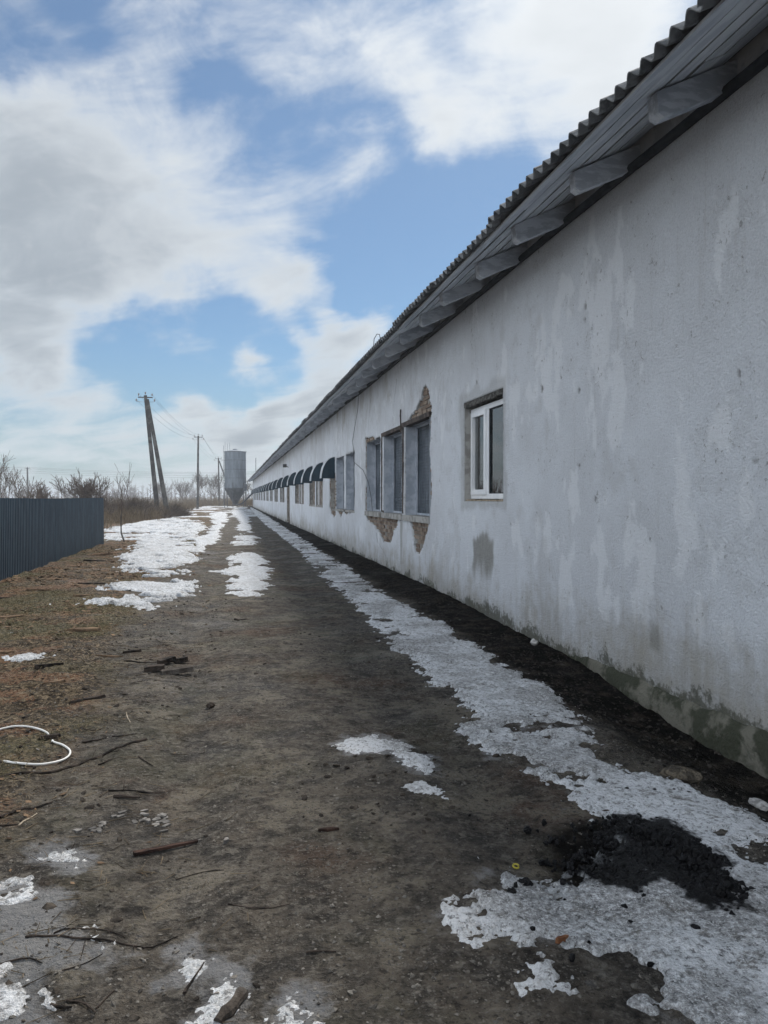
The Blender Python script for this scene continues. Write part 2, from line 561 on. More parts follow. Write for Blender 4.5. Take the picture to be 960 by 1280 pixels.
def ground_material(name):
    m, nt, b = material(name, 0.85, (0.06, 0.055, 0.05), 0.35)
    p = geo_pos(nt)
    n1 = noise(nt, p, 0.9, 6, 0.62)
    n2 = noise(nt, p, 5.0, 7, 0.65)
    n3 = noise(nt, p, 38.0, 5, 0.7)
    n4 = noise(nt, p, 160.0, 3, 0.7)
    c = mixc(nt, smooth(nt, n2, 0.15, 0.85), (0.046, 0.041, 0.036), (0.125, 0.108, 0.088))
    c = mixc(nt, mth(nt, 'MULTIPLY', smooth(nt, n1, 0.55, 0.98), 0.60), c, (0.135, 0.088, 0.064))     # reddish stains
    n1b = noise(nt, mapping(nt, p, loc=(7, 3, 1)), 1.3, 5, 0.6)
    c = mixc(nt, mth(nt, 'MULTIPLY', smooth(nt, n1b, 0.55, 0.95), 0.45), c, (0.098, 0.094, 0.062))    # greenish film
    n1c = noise(nt, mapping(nt, p, loc=(1, 13, 4)), 2.2, 6, 0.65)
    c = mixc(nt, mth(nt, 'MULTIPLY', smooth(nt, n1c, 0.58, 0.88), 0.70), c, (0.215, 0.190, 0.150))   # dry dusty patches
    nm = noise(nt, p, 15.0, 6, 0.68, 0.3)
    c = mixc(nt, mth(nt, 'MULTIPLY', smooth(nt, nm, 0.58, 0.88), 0.65), c, (0.195, 0.178, 0.152))
    c = mixc(nt, mth(nt, 'MULTIPLY', smooth(nt, nm, 0.40, 0.05), 0.70), c, (0.016, 0.0145, 0.013))
    c = mixc(nt, mth(nt, 'MULTIPLY', smooth(nt, n3, 0.62, 0.95), 0.5), c, (0.20, 0.188, 0.168))
    c = mixc(nt, mth(nt, 'MULTIPLY', smooth(nt, n3, 0.40, 0.10), 0.7), c, (0.014, 0.0125, 0.012))
    grit = smooth(nt, noise(nt, mapping(nt, p, loc=(4, 9, 2)), 2.6, 5, 0.62), 0.35, 0.75)
    peb_h = None
    for (sc_, lo_, wgt) in ((48.0, 0.70, 0.9), (105.0, 0.62, 0.8)):
        vo = nt.nodes.new('ShaderNodeTexVoronoi')
        nt.links.new(p, vo.inputs['Vector'])
        vo.inputs['Scale'].default_value = sc_
        sp = nt.nodes.new('ShaderNodeSeparateColor')
        nt.links.new(vo.outputs['Color'], sp.inputs[0])
        rnd, rnd2 = sp.outputs[0], sp.outputs[1]
        body = smooth(nt, vo.outputs['Distance'], 0.42, 0.26)
        pick = mth(nt, 'MULTIPLY', mth(nt, 'MULTIPLY', body, smooth(nt, rnd, lo_, lo_ + 0.05)), mth(nt, 'MULTIPLY_ADD', grit, 0.8, 0.2))
        pc = mixc(nt, rnd2, (0.035, 0.032, 0.030), (0.270, 0.250, 0.220))
        c = mixc(nt, mth(nt, 'MULTIPLY', pick, wgt), c, pc)
        h_ = mth(nt, 'MULTIPLY', pick, 30.0 / sc_)
        peb_h = h_ if peb_h is None else mth(nt, 'ADD', peb_h, h_)
    # litter of bark, leaves and dead grass on the left
    lit = attr(nt, 'litter')
    q = mapping(nt, p, scale=(1, 1.0, 1))
    l1 = noise(nt, q, 7.0, 7, 0.7, 0.4)
    l2 = noise(nt, q, 30.0, 6, 0.72, 0.6)
    lc = mixc(nt, smooth(nt, l1, 0.30, 0.70), (0.040, 0.030, 0.021), (0.130, 0.098, 0.062))
    lc = mixc(nt, mth(nt, 'MULTIPLY', smooth(nt, noise(nt, p, 1.7, 5, 0.6), 0.53, 0.63), 0.6), lc, (0.215, 0.105, 0.056))
    lc = mixc(nt, smooth(nt, l2, 0.58, 0.72), lc, (0.235, 0.185, 0.125))
    lc = mixc(nt, mth(nt, 'MULTIPLY', smooth(nt, l2, 0.44, 0.30), 0.8), lc, (0.016, 0.013, 0.010))
    c = mixc(nt, lit, c, lc)
    gr = attr(nt, 'grass')
    c = mixc(nt, mth(nt, 'MULTIPLY', gr, 0.65), c, mixc(nt, smooth(nt, l2, 0.35, 0.65), (0.052, 0.052, 0.024), (0.150, 0.135, 0.075)))
    # black soil and coal dust beside the wall
    bl = attr(nt, 'black')
    blc = mixc(nt, smooth(nt, n2, 0.45, 0.95), (0.008, 0.0072, 0.0065), (0.048, 0.040, 0.032))
    blc = mixc(nt, smooth(nt, n3, 0.86, 0.95), blc, (0.10, 0.09, 0.08))
    c = mixc(nt, bl, c, blc)
    ic = attr(nt, 'film')                                             # dirty ice film frozen to the earth
    fm = smooth(nt, mth(nt, 'ADD', ic, mth(nt, 'MULTIPLY', n2, 0.7)), 0.62, 0.95)
    c = mixc(nt, mth(nt, 'MULTIPLY', fm, 0.65), c, (0.25, 0.255, 0.265))
    # fields far off
    fa = attr(nt, 'field')
    fs = noise(nt, mapping(nt, p, scale=(0.35, 1, 1)), 0.12, 6, 0.6)
    fc = mixc(nt, smooth(nt, noise(nt, p, 0.5, 5, 0.6), 0.3, 0.7), (0.095, 0.075, 0.047), (0.17, 0.14, 0.095))
    fc = mixc(nt, smooth(nt, fs, 0.54, 0.60), fc, (0.62, 0.66, 0.71))
    c = mixc(nt, fa, c, fc)
    nt.links.new(c, b.inputs['Base Color'])
    rg = mth(nt, 'MULTIPLY_ADD', fm, -0.30, mth(nt, 'MULTIPLY_ADD', n1, 0.7, 0.42))
    nt.links.new(rg, b.inputs['Roughness'])
    nt.links.new(mth(nt, 'MULTIPLY_ADD', bl, -0.08, mth(nt, 'MULTIPLY_ADD', fm, 0.3, 0.11)), b.inputs['Specular IOR Level'])
    hh = mth(nt, 'MULTIPLY_ADD', n3, 0.7, mth(nt, 'MULTIPLY_ADD', nm, 1.0, mth(nt, 'MULTIPLY', peb_h, 0.6)))
    bump(nt, b, hh, 1.0, 0.024)
    return m


def ice_material(name, base, dirt, rough=0.35, white=0.4, big=0.5):
    m, nt, b = material(name, rough, base, 0.5)
    p = geo_pos(nt)
    n1 = noise(nt, p, 1.15, 6, 0.64, 0.4)
    n2 = noise(nt, p, 9, 6, 0.70, 0.3)
    n3 = noise(nt, p, 42, 4, 0.72)
    n4 = noise(nt, p, 120, 2, 0.6)
    c = mixc(nt, mth(nt, 'MULTIPLY', smooth(nt, n1, 0.36, 0.72), big), base, dirt)
    c = mixc(nt, mth(nt, 'MULTIPLY', smooth(nt, n2, 0.58, 0.90), 0.85), c, (dirt[0] * 0.62, dirt[1] * 0.58, dirt[2] * 0.52))
    c = mixc(nt, mth(nt, 'MULTIPLY', smooth(nt, n3, 0.52, 0.85), white), c, (0.84, 0.86, 0.89))
    c = mixc(nt, mth(nt, 'MULTIPLY', smooth(nt, n3, 0.44, 0.12), 0.85), c, tuple(x * 0.28 for x in dirt))
    c = mixc(nt, mth(nt, 'MULTIPLY', smooth(nt, n4, 0.62, 0.95), white), c, (0.88, 0.90, 0.92))
    du = attr(nt, 'dust')
    dm = smooth(nt, mth(nt, 'ADD', du, mth(nt, 'MULTIPLY', n2, 0.6)), 0.55, 0.95)
    c = mixc(nt, mth(nt, 'MULTIPLY', dm, 0.97), c, (0.006, 0.006, 0.0065))
    ed = mth(nt, 'MULTIPLY', attr(nt, 'edge'), smooth(nt, n2, 0.2, 0.6))
    c = mixc(nt, mth(nt, 'MULTIPLY', ed, 0.6), c, (0.74, 0.77, 0.80))
    nt.links.new(c, b.inputs['Base Color'])
    nt.links.new(mth(nt, 'MULTIPLY_ADD', n1, -0.22, mth(nt, 'MULTIPLY_ADD', n2, 0.35, rough)), b.inputs['Roughness'])
    nt.links.new(mth(nt, 'MULTIPLY_ADD', dm, -0.45, 0.5), b.inputs['Specular IOR Level'])
    hh = mth(nt, 'ADD', mth(nt, 'MULTIPLY', n2, 0.9), mth(nt, 'MULTIPLY', n3, 0.6))
    bump(nt, b, hh, 1.0, 0.022)
    return m


def wall_material(name):
    m, nt, b = material(name, 0.9, (0.7, 0.72, 0.75), 0.15)
    p = geo_pos(nt)
    n1 = noise(nt, p, 0.55, 6, 0.6)
    n2 = noise(nt, p, 3.0, 7, 0.65)
    n3 = noise(nt, p, 22, 6, 0.7)
    n4 = noise(nt, p, 60, 4, 0.7)
    st = noise(nt, mapping(nt, p, scale=(1, 5.0, 0.5)), 1.6, 6, 0.7, 0.25)        # run marks
    c = mixc(nt, smooth(nt, n1, 0.15, 0.85), (0.80, 0.84, 0.895), (0.71, 0.74, 0.785))
    c = mixc(nt, mth(nt, 'MULTIPLY', smooth(nt, n2, 0.50, 0.95), 0.40), c, (0.62, 0.645, 0.675))
    c = mixc(nt, mth(nt, 'MULTIPLY', mth(nt, 'MULTIPLY', smooth(nt, st, 0.58, 0.95), smooth(nt, n1, 0.45, 0.85)), 0.35), c, (0.52, 0.525, 0.53))
    c = mixc(nt, mth(nt, 'MULTIPLY', smooth(nt, n4, 0.46, 0.10), 0.30), c, (0.44, 0.45, 0.47))  # shade in the stucco hollows painted into the colour
    c = mixc(nt, mth(nt, 'MULTIPLY', smooth(nt, n4, 0.55, 0.90), 0.35), c, (0.90, 0.91, 0.93))
    # flaked areas: bluish fresh limewash shows lighter
    fl = attr(nt, 'flake')
    c = mixc(nt, mth(nt, 'MULTIPLY', fl, 0.62), c, (0.90, 0.93, 0.97))
    wn_ = attr(nt, 'worn')
    c = mixc(nt, mth(nt, 'MULTIPLY', wn_, 0.35), c, mixc(nt, n2, (0.48, 0.485, 0.49), (0.64, 0.655, 0.675)))
    ch_ = attr(nt, 'chip')
    c = mixc(nt, mth(nt, 'MULTIPLY', ch_, 0.85), c, (0.10, 0.098, 0.094))
    # dark hairline crazing and chips, in clusters
    vor = nt.nodes.new('ShaderNodeTexVoronoi')
    vor.feature = 'DISTANCE_TO_EDGE'
    pv = vmath(nt, 'ADD', p, vmath(nt, 'MULTIPLY', vmath(nt, 'SUBTRACT', ncol(nt, p, 3.0), (0.5, 0.5, 0.5)), (0.25, 0.25, 0.25)))
    nt.links.new(mapping(nt, pv, scale=(1, 1, 0.8)), vor.inputs['Vector'])
    vor.inputs['Scale'].default_value = 11.0
    crz = mth(nt, 'MULTIPLY', smooth(nt, vor.outputs['Distance'], 0.030, 0.006), mth(nt, 'MAXIMUM', smooth(nt, noise(nt, p, 1.1, 5, 0.65), 0.80, 0.95), smooth(nt, mth(nt, 'MULTIPLY_ADD', n2, 0.5, attr(nt, 'craze')), 0.60, 0.95)))
    crz = mth(nt, 'MULTIPLY', crz, smooth(nt, n3, 0.50, 0.75))
    c = mixc(nt, mth(nt, 'MULTIPLY', crz, 0.7), c, (0.26, 0.26, 0.255))
    spk = mth(nt, 'MULTIPLY', smooth(nt, n3, 0.80, 0.90), smooth(nt, n2, 0.50, 0.7))
    c = mixc(nt, mth(nt, 'MULTIPLY', spk, 0.6), c, (0.20, 0.20, 0.20))
    # splash dirt and algae that crept up from the soil, damp stain, bare cement
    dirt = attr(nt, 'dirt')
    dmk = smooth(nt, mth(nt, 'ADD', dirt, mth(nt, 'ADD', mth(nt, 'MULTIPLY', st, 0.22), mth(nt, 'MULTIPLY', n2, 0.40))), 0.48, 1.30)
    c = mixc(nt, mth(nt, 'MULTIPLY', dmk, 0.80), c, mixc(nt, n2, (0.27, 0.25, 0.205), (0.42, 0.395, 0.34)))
    moss = attr(nt, 'moss')
    mmk = smooth(nt, mth(nt, 'ADD', moss, mth(nt, 'ADD', mth(nt, 'MULTIPLY', n3, 0.55), mth(nt, 'MULTIPLY', n2, 0.35))), 0.78, 1.15)
    c = mixc(nt, mth(nt, 'MULTIPLY', mmk, 0.80), c, mixc(nt, n3, (0.030, 0.034, 0.020), (0.105, 0.108, 0.075)))
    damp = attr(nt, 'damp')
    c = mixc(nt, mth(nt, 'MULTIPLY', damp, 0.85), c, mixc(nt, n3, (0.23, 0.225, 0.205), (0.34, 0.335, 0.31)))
    nt.links.new(c, b.inputs['Base Color'])
    hh = mth(nt, 'ADD', mth(nt, 'MULTIPLY', n3, 0.8), mth(nt, 'MULTIPLY', n4, 0.7))
    hh = mth(nt, 'SUBTRACT', hh, mth(nt, 'MULTIPLY', fl, 0.25))
    bump(nt, b, hh, 1.0, 0.013)
    return m


M = {}
M['ground'] = ground_material('earth')
M['ice'] = ice_material('dirty_ice', (0.74, 0.76, 0.79), (0.30, 0.297, 0.295), 0.30, 0.66, 0.9)
M['snow'] = ice_material('old_snow', (0.56, 0.595, 0.64), (0.34, 0.35, 0.365), 0.60, 0.5, 0.5)
M['wall'] = wall_material('limewashed_plaster')
M['brick'] = varied('old_brick', (0.125, 0.090, 0.070), (0.36, 0.295, 0.24), 9, 0.92, 0.1, 0.6, 0.006, 60, per_island=True)
M['mortar'] = varied('mortar', (0.22, 0.21, 0.195), (0.33, 0.32, 0.30), 20, 0.95, 0.1, 0.6, 0.006, 70)
M['pale_brick'] = varied('limewashed_brick', (0.15, 0.115, 0.095), (0.40, 0.36, 0.32), 7, 0.92, 0.1, 0.6, 0.006, 60, per_island=True)
M['limewash'] = varied('limewash', (0.50, 0.52, 0.55), (0.66, 0.68, 0.71), 4, 0.92, 0.15, 0.6, 0.006, 35)
M['dark_cement'] = varied('rough_dark_cement', (0.070, 0.068, 0.064), (0.20, 0.195, 0.185), 18, 0.95, 0.1, 1.0, 0.02, 40)
M['cement'] = varied('cement', (0.27, 0.265, 0.25), (0.41, 0.405, 0.39), 5, 0.92, 0.15, 0.7, 0.008, 45)
M['plinth'] = varied('mossy_cement', (0.052, 0.056, 0.040), (0.160, 0.155, 0.128), 4, 0.93, 0.15, 0.8, 0.012, 30)
M['jamb'] = varied('bluish_jamb_paint', (0.33, 0.37, 0.43), (0.44, 0.48, 0.54), 4, 0.8, 0.2, 0.4, 0.004, 35)
M['pvc'] = varied('white_plastic', (0.72, 0.74, 0.77), (0.80, 0.81, 0.83), 3, 0.35, 0.5, 0.05, 0.001, 50)
M['whitewood'] = varied('limewashed_timber', (0.48, 0.53, 0.60), (0.76, 0.80, 0.85), 3, 0.9, 0.15, 0.5, 0.004, 28, stretch=(4, 0.6, 4), per_object=True)
M['whitewood_beam'] = varied('limewashed_beam', (0.36, 0.40, 0.46), (0.70, 0.74, 0.80), 7, 0.9, 0.15, 0.5, 0.003, 30, stretch=(0.6, 2, 2), per_object=True)
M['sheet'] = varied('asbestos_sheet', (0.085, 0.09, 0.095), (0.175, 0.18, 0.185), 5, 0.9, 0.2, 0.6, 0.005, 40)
M['dark_strip'] = varied('blue_black', (0.018, 0.022, 0.028), (0.034, 0.040, 0.048), 5, 0.75, 0.3, 0.3, 0.004, 30)
M['rust'] = varied('rusted_steel', (0.040, 0.032, 0.030), (0.100, 0.080, 0.070), 9, 0.85, 0.3, 0.6, 0.005, 40)
M['hood_blue'] = varied('navy_sheet', (0.007, 0.024, 0.040), (0.013, 0.038, 0.058), 3, 0.5, 0.4, 0.1, 0.002, 20)
M['hood_white'] = varied('weathered_white_sheet', (0.40, 0.44, 0.48), (0.64, 0.67, 0.70), 3, 0.6, 0.3, 0.3, 0.004, 20)
M['concrete_pole'] = varied('pole_concrete', (0.050, 0.050, 0.050), (0.110, 0.107, 0.102), 2, 0.9, 0.2, 0.5, 0.006, 25)
M['dark_metal'] = varied('dark_metal', (0.045, 0.048, 0.052), (0.085, 0.085, 0.088), 6, 0.6, 0.4, 0.3, 0.003, 30)
M['porcelain'] = varied('insulator_glaze', (0.16, 0.14, 0.13), (0.24, 0.22, 0.21), 9, 0.3, 0.5, 0.05, 0.001, 30)
M['wire'] = varied('wire', (0.10, 0.11, 0.12), (0.14, 0.15, 0.16), 2, 0.6, 0.3, 0.0, 0.001, 10)
M['bark'] = varied('grey_bark', (0.050, 0.042, 0.036), (0.105, 0.092, 0.080), 8, 0.92, 0.1, 0.7, 0.006, 50)
M['twig'] = varied('brown_twig', (0.065, 0.050, 0.042), (0.150, 0.120, 0.098), 3, 0.92, 0.1, 0.0, 0.003, 40, per_island=True)
M['dry_weed'] = varied('dry_weed', (0.090, 0.066, 0.042), (0.230, 0.180, 0.120), 2, 0.92, 0.1, 0.2, 0.003, 40, per_island=True)
M['grass'] = varied('dead_grass', (0.075, 0.066, 0.034), (0.200, 0.165, 0.100), 3, 0.9, 0.1, 0.1, 0.002, 40, per_island=True)
M['stick'] = varied('damp_stick', (0.012, 0.0095, 0.008), (0.048, 0.037, 0.030), 12, 0.85, 0.15, 0.7, 0.003, 90)
M['palestick'] = varied('pale_stick', (0.23, 0.19, 0.14), (0.42, 0.36, 0.28), 10, 0.85, 0.2, 0.5, 0.003, 90)
M['redwood'] = varied('dark_red_wood', (0.022, 0.013, 0.010), (0.070, 0.040, 0.031), 10, 0.85, 0.15, 0.8, 0.004, 70, stretch=(1, 3, 3))
M['chip'] = varied('bark_chip', (0.040, 0.027, 0.019), (0.240, 0.165, 0.105), 8, 0.9, 0.1, 0.6, 0.004, 60, per_island=True)
M['stone'] = varied('gravel', (0.035, 0.032, 0.029), (0.210, 0.195, 0.172), 9, 0.85, 0.2, 0.4, 0.003, 90, per_island=True)
M['dark_clod'] = varied('dark_clod', (0.014, 0.012, 0.011), (0.080, 0.068, 0.056), 14, 0.95, 0.08, 0.6, 0.004, 70, per_island=True)
M['flake'] = varied('mud_flake', (0.085, 0.080, 0.075), (0.190, 0.180, 0.168), 9, 0.8, 0.3, 0.6, 0.004, 80)
M['coal'] = varied('coal', (0.003, 0.003, 0.0035), (0.007, 0.007, 0.008), 20, 0.45, 0.12, 0.5, 0.004, 80)
M['hose'] = varied('white_hose', (0.66, 0.66, 0.64), (0.78, 0.78, 0.76), 6, 0.5, 0.4, 0.1, 0.001, 40)
M['yellow'] = varied('yellow_plastic', (0.36, 0.31, 0.04), (0.50, 0.44, 0.09), 9, 0.45, 0.4, 0.1, 0.001, 40)
M['leaf'] = varied('brown_leaf', (0.12, 0.050, 0.024), (0.22, 0.105, 0.055), 30, 0.8, 0.2, 0.5, 0.003, 90)
M['palestone'] = varied('pale_stone', (0.22, 0.215, 0.21), (0.46, 0.45, 0.44), 12, 0.85, 0.2, 0.6, 0.005, 50)
M['clod'] = varied('earth_clod', (0.060, 0.052, 0.042), (0.135, 0.115, 0.088), 12, 0.95, 0.1, 0.9, 0.012, 40)

# navy grey fence steel
m, nt, b = material('fence_steel', 0.55, (0.050, 0.060, 0.072), 0.4)
p = geo_pos(nt)
f_ = smooth(nt, noise(nt, mapping(nt, p, scale=(1, 2, 0.5)), 2.5, 6, 0.65), 0.35, 0.7)
nt.links.new(mixc(nt, f_, (0.009, 0.028, 0.050), (0.020, 0.046, 0.072)), b.inputs['Base Color'])
M['fence'] = m
# silo steel
m, nt, b = material('galvanised_steel', 0.5, (0.21, 0.24, 0.27), 0.4, 0.35)
p = geo_pos(nt)
f_ = smooth(nt, noise(nt, mapping(nt, p, scale=(2, 2, 0.3)), 1.6, 6, 0.65), 0.35, 0.7)
nt.links.new(mixc(nt, f_, (0.115, 0.140, 0.170), (0.165, 0.195, 0.225)), b.inputs['Base Color'])
M['silo'] = m
M['silo_dark'] = varied('hopper_steel', (0.050, 0.062, 0.076), (0.085, 0.10, 0.12), 1.5, 0.55, 0.4, 0.1, 0.003, 12, metal=0.3)
# rippled film stretched over the old openings
m, nt, b = material('grey_film', 0.40, (0.11, 0.14, 0.175), 0.5)
p = geo_pos(nt)
f_ = smooth(nt, noise(nt, mapping(nt, p, scale=(1, 2, 0.6)), 2.2, 6, 0.6), 0.35, 0.7)
nt.links.new(mixc(nt, f_, (0.040, 0.054, 0.070), (0.105, 0.125, 0.150)), b.inputs['Base Color'])
wv = nt.nodes.new('ShaderNodeTexWave')
wv.bands_direction = 'Z'
nt.links.new(p, wv.inputs['Vector'])
wv.inputs['Scale'].default_value = 5.5
wv.inputs['Distortion'].default_value = 7.0
wv.inputs['Detail'].default_value = 4.0
wv.inputs['Detail Scale'].default_value = 1.4
bump(nt, b, mth(nt, 'ADD', mth(nt, 'MULTIPLY', wv.outputs['Fac'], 0.5), noise(nt, p, 3.0, 4, 0.5)), 0.55, 0.03)
M['film'] = m
# window glass
m = bpy.data.materials.new('window_glass')
m.use_nodes = True
nt = m.node_tree
nt.nodes.clear()
g1 = nt.nodes.new('ShaderNodeBsdfTransparent')
g1.inputs[0].default_value = (0.80, 0.86, 0.86, 1)
g2 = nt.nodes.new('ShaderNodeBsdfGlossy')
g2.inputs['Roughness'].default_value = 0.02
fr = nt.nodes.new('ShaderNodeFresnel')
fr.inputs['IOR'].default_value = 2.3
bp = nt.nodes.new('ShaderNodeBump')
bp.inputs['Strength'].default_value = 0.05
bp.inputs['Distance'].default_value = 0.02
nt.links.new(noise(nt, geo_pos(nt), 2.0, 2, 0.5), bp.inputs['Height'])
nt.links.new(bp.outputs[0], g2.inputs['Normal'])
mx = nt.nodes.new('ShaderNodeMixShader')
nt.links.new(fr.outputs[0], mx.inputs[0])
nt.links.new(g1.outputs[0], mx.inputs[1])
nt.links.new(g2.outputs[0], mx.inputs[2])
ou = nt.nodes.new('ShaderNodeOutputMaterial')
nt.links.new(mx.outputs[0], ou.inputs[0])
M['glass'] = m
M['inner'] = varied('white_backing', (0.74, 0.73, 0.69), (0.80, 0.79, 0.76), 2, 0.8, 0.2, 0.1, 0.002, 20)

# ------------------------------------------------------------------ ground
WX = 3.15            # face of the barn wall
POLY = {
  'ICE_STRIP': [(2.489, 112.436), (1.780, 44.117), (1.835, 30.201), (1.845, 20.584), (1.664, 14.781), (1.698, 11.198), (1.619, 8.605), (1.544, 7.394), (1.645, 7.062), (1.582, 6.425), (1.547, 5.809), (1.657, 5.588), (1.603, 5.113), (1.446, 4.749), (1.438, 4.470), (1.457, 4.243), (1.608, 4.063), (1.613, 3.824), (1.608, 3.579), (1.641, 3.431), (1.695, 3.253), (1.523, 3.022), (1.334, 2.852), (1.270, 2.824), (1.158, 2.880), (1.024, 3.018), (0.976, 2.837), (0.741, 2.698), (0.751, 2.557), (0.803, 2.439), (0.910, 2.461), (0.930, 2.297), (0.911, 2.190), (0.972, 2.198), (0.993, 2.302), (1.032, 2.394), (1.079, 2.303), (1.086, 2.192), (1.125, 2.069), (1.172, 1.995), (1.179, 1.812), (1.304, 1.553), (2.010, 1.912), (2.548, 2.820), (2.497, 3.204), (2.432, 3.406), (2.371, 3.570), (2.286, 3.714), (2.123, 3.807), (2.120, 3.988), (2.202, 4.303), (2.341, 4.828), (2.479, 5.426), (2.473, 5.922), (2.400, 6.660), (2.427, 7.344), (2.463, 8.438), (2.441, 9.615), (2.356, 10.464), (2.311, 12.283), (2.419, 16.768), (2.448, 21.736), (2.495, 27.184), (2.593, 42.648), (2.859, 80.986), (2.824, 116.888)],
  'PATCH': [(0.616, 4.617), (0.726, 4.789), (0.899, 4.805), (1.049, 4.658), (1.123, 4.441), (1.132, 4.197), (1.055, 4.081), (0.958, 4.152), (0.915, 4.379), (0.810, 4.458), (0.689, 4.453)],
  'PATCH2': [(0.891, 3.897), (0.995, 3.934), (1.077, 3.803), (1.046, 3.722), (0.920, 3.801)],
  'MID1': [(-0.453, 16.022), (-0.089, 16.676), (-0.104, 19.836), (0.233, 21.520), (0.647, 20.821), (0.849, 17.932), (0.795, 15.775), (0.486, 11.814), (0.236, 11.961), (-0.104, 12.332), (-0.077, 14.383), (-0.179, 15.797)],
  'MID2': [(0.077, 27.150), (0.316, 31.832), (0.854, 30.395), (0.977, 26.972), (0.682, 24.310), (0.192, 24.408)],
  'MID3': [(-0.084, 81.569), (1.273, 97.616), (1.223, 60.915), (1.054, 45.652), (0.798, 33.187), (0.217, 36.640), (0.453, 50.518)],
  'TRACK': [(-2.063, 73.802), (-0.623, 77.381), (-0.319, 52.479), (-0.495, 40.859), (-0.522, 27.268), (-0.835, 23.821), (-0.957, 21.756), (-1.273, 25.541), (-1.028, 32.098), (-0.985, 44.665)],
  'VERGE': [(-5.891, 38.790), (-5.106, 49.930), (-4.249, 57.291), (-2.064, 49.328), (-1.360, 38.884), (-1.540, 32.199), (-1.095, 27.381), (-0.817, 25.451), (-1.044, 21.773), (-0.905, 17.426), (-0.900, 14.546), (-0.517, 13.185), (-0.608, 12.128), (-1.114, 10.833), (-1.328, 10.875), (-1.737, 11.112), (-2.403, 11.324), (-2.269, 11.716), (-1.830, 11.717), (-1.477, 12.011), (-1.402, 12.693), (-1.901, 12.792), (-1.913, 13.947), (-1.845, 15.021), (-2.423, 17.932), (-3.206, 26.368), (-4.202, 27.996)],
  'BL_A': [(-0.801, 3.372), (-0.745, 3.441), (-0.668, 3.441), (-0.637, 3.346), (-0.663, 3.227), (-0.735, 3.282)],
  'BL_B': [(-1.001, 3.178), (-0.828, 3.175), (-0.656, 3.050), (-0.605, 2.872), (-0.506, 2.703), (-0.427, 2.655), (-0.460, 2.581), (-0.576, 2.562), (-0.601, 2.466), (-0.543, 2.294), (-0.608, 2.166), (-0.765, 2.289)],
  'BL_C': [(-0.134, 2.213), (-0.109, 2.287), (-0.071, 2.324), (-0.054, 2.389), (-0.005, 2.436), (0.019, 2.375), (0.023, 2.320), (-0.028, 2.243), (-0.045, 2.179)],
  'BL_D': [(-0.162, 2.522), (-0.134, 2.574), (-0.087, 2.538), (-0.094, 2.504), (-0.124, 2.460)],
  'BL_E': [(0.117, 2.163), (0.133, 2.240), (0.182, 2.274), (0.204, 2.204), (0.188, 2.132)],
  'SMALL': [(-2.011, 7.568), (-1.938, 7.771), (-1.780, 7.703), (-1.734, 7.443), (-1.862, 7.333)],
  'FAR1': [(-4.264, 39.459)],
  'COAL': [(1.354, 3.095), (1.456, 3.239), (1.626, 3.266), (1.834, 3.279), (1.943, 3.186), (1.943, 2.939), (1.950, 2.757), (1.826, 2.501), (1.738, 2.479), (1.652, 2.546), (1.640, 2.687), (1.496, 2.672), (1.411, 2.764), (1.309, 2.797), (1.292, 2.936)],
  'HOSE': [(-1.557, 4.971), (-1.442, 5.201), (-1.334, 5.239), (-1.204, 5.154), (-1.116, 5.055), (-1.079, 4.968), (-1.077, 4.937), (-0.996, 4.875), (-0.928, 4.758), (-0.936, 4.620), (-1.030, 4.526), (-1.132, 4.521), (-1.250, 4.576)],
}
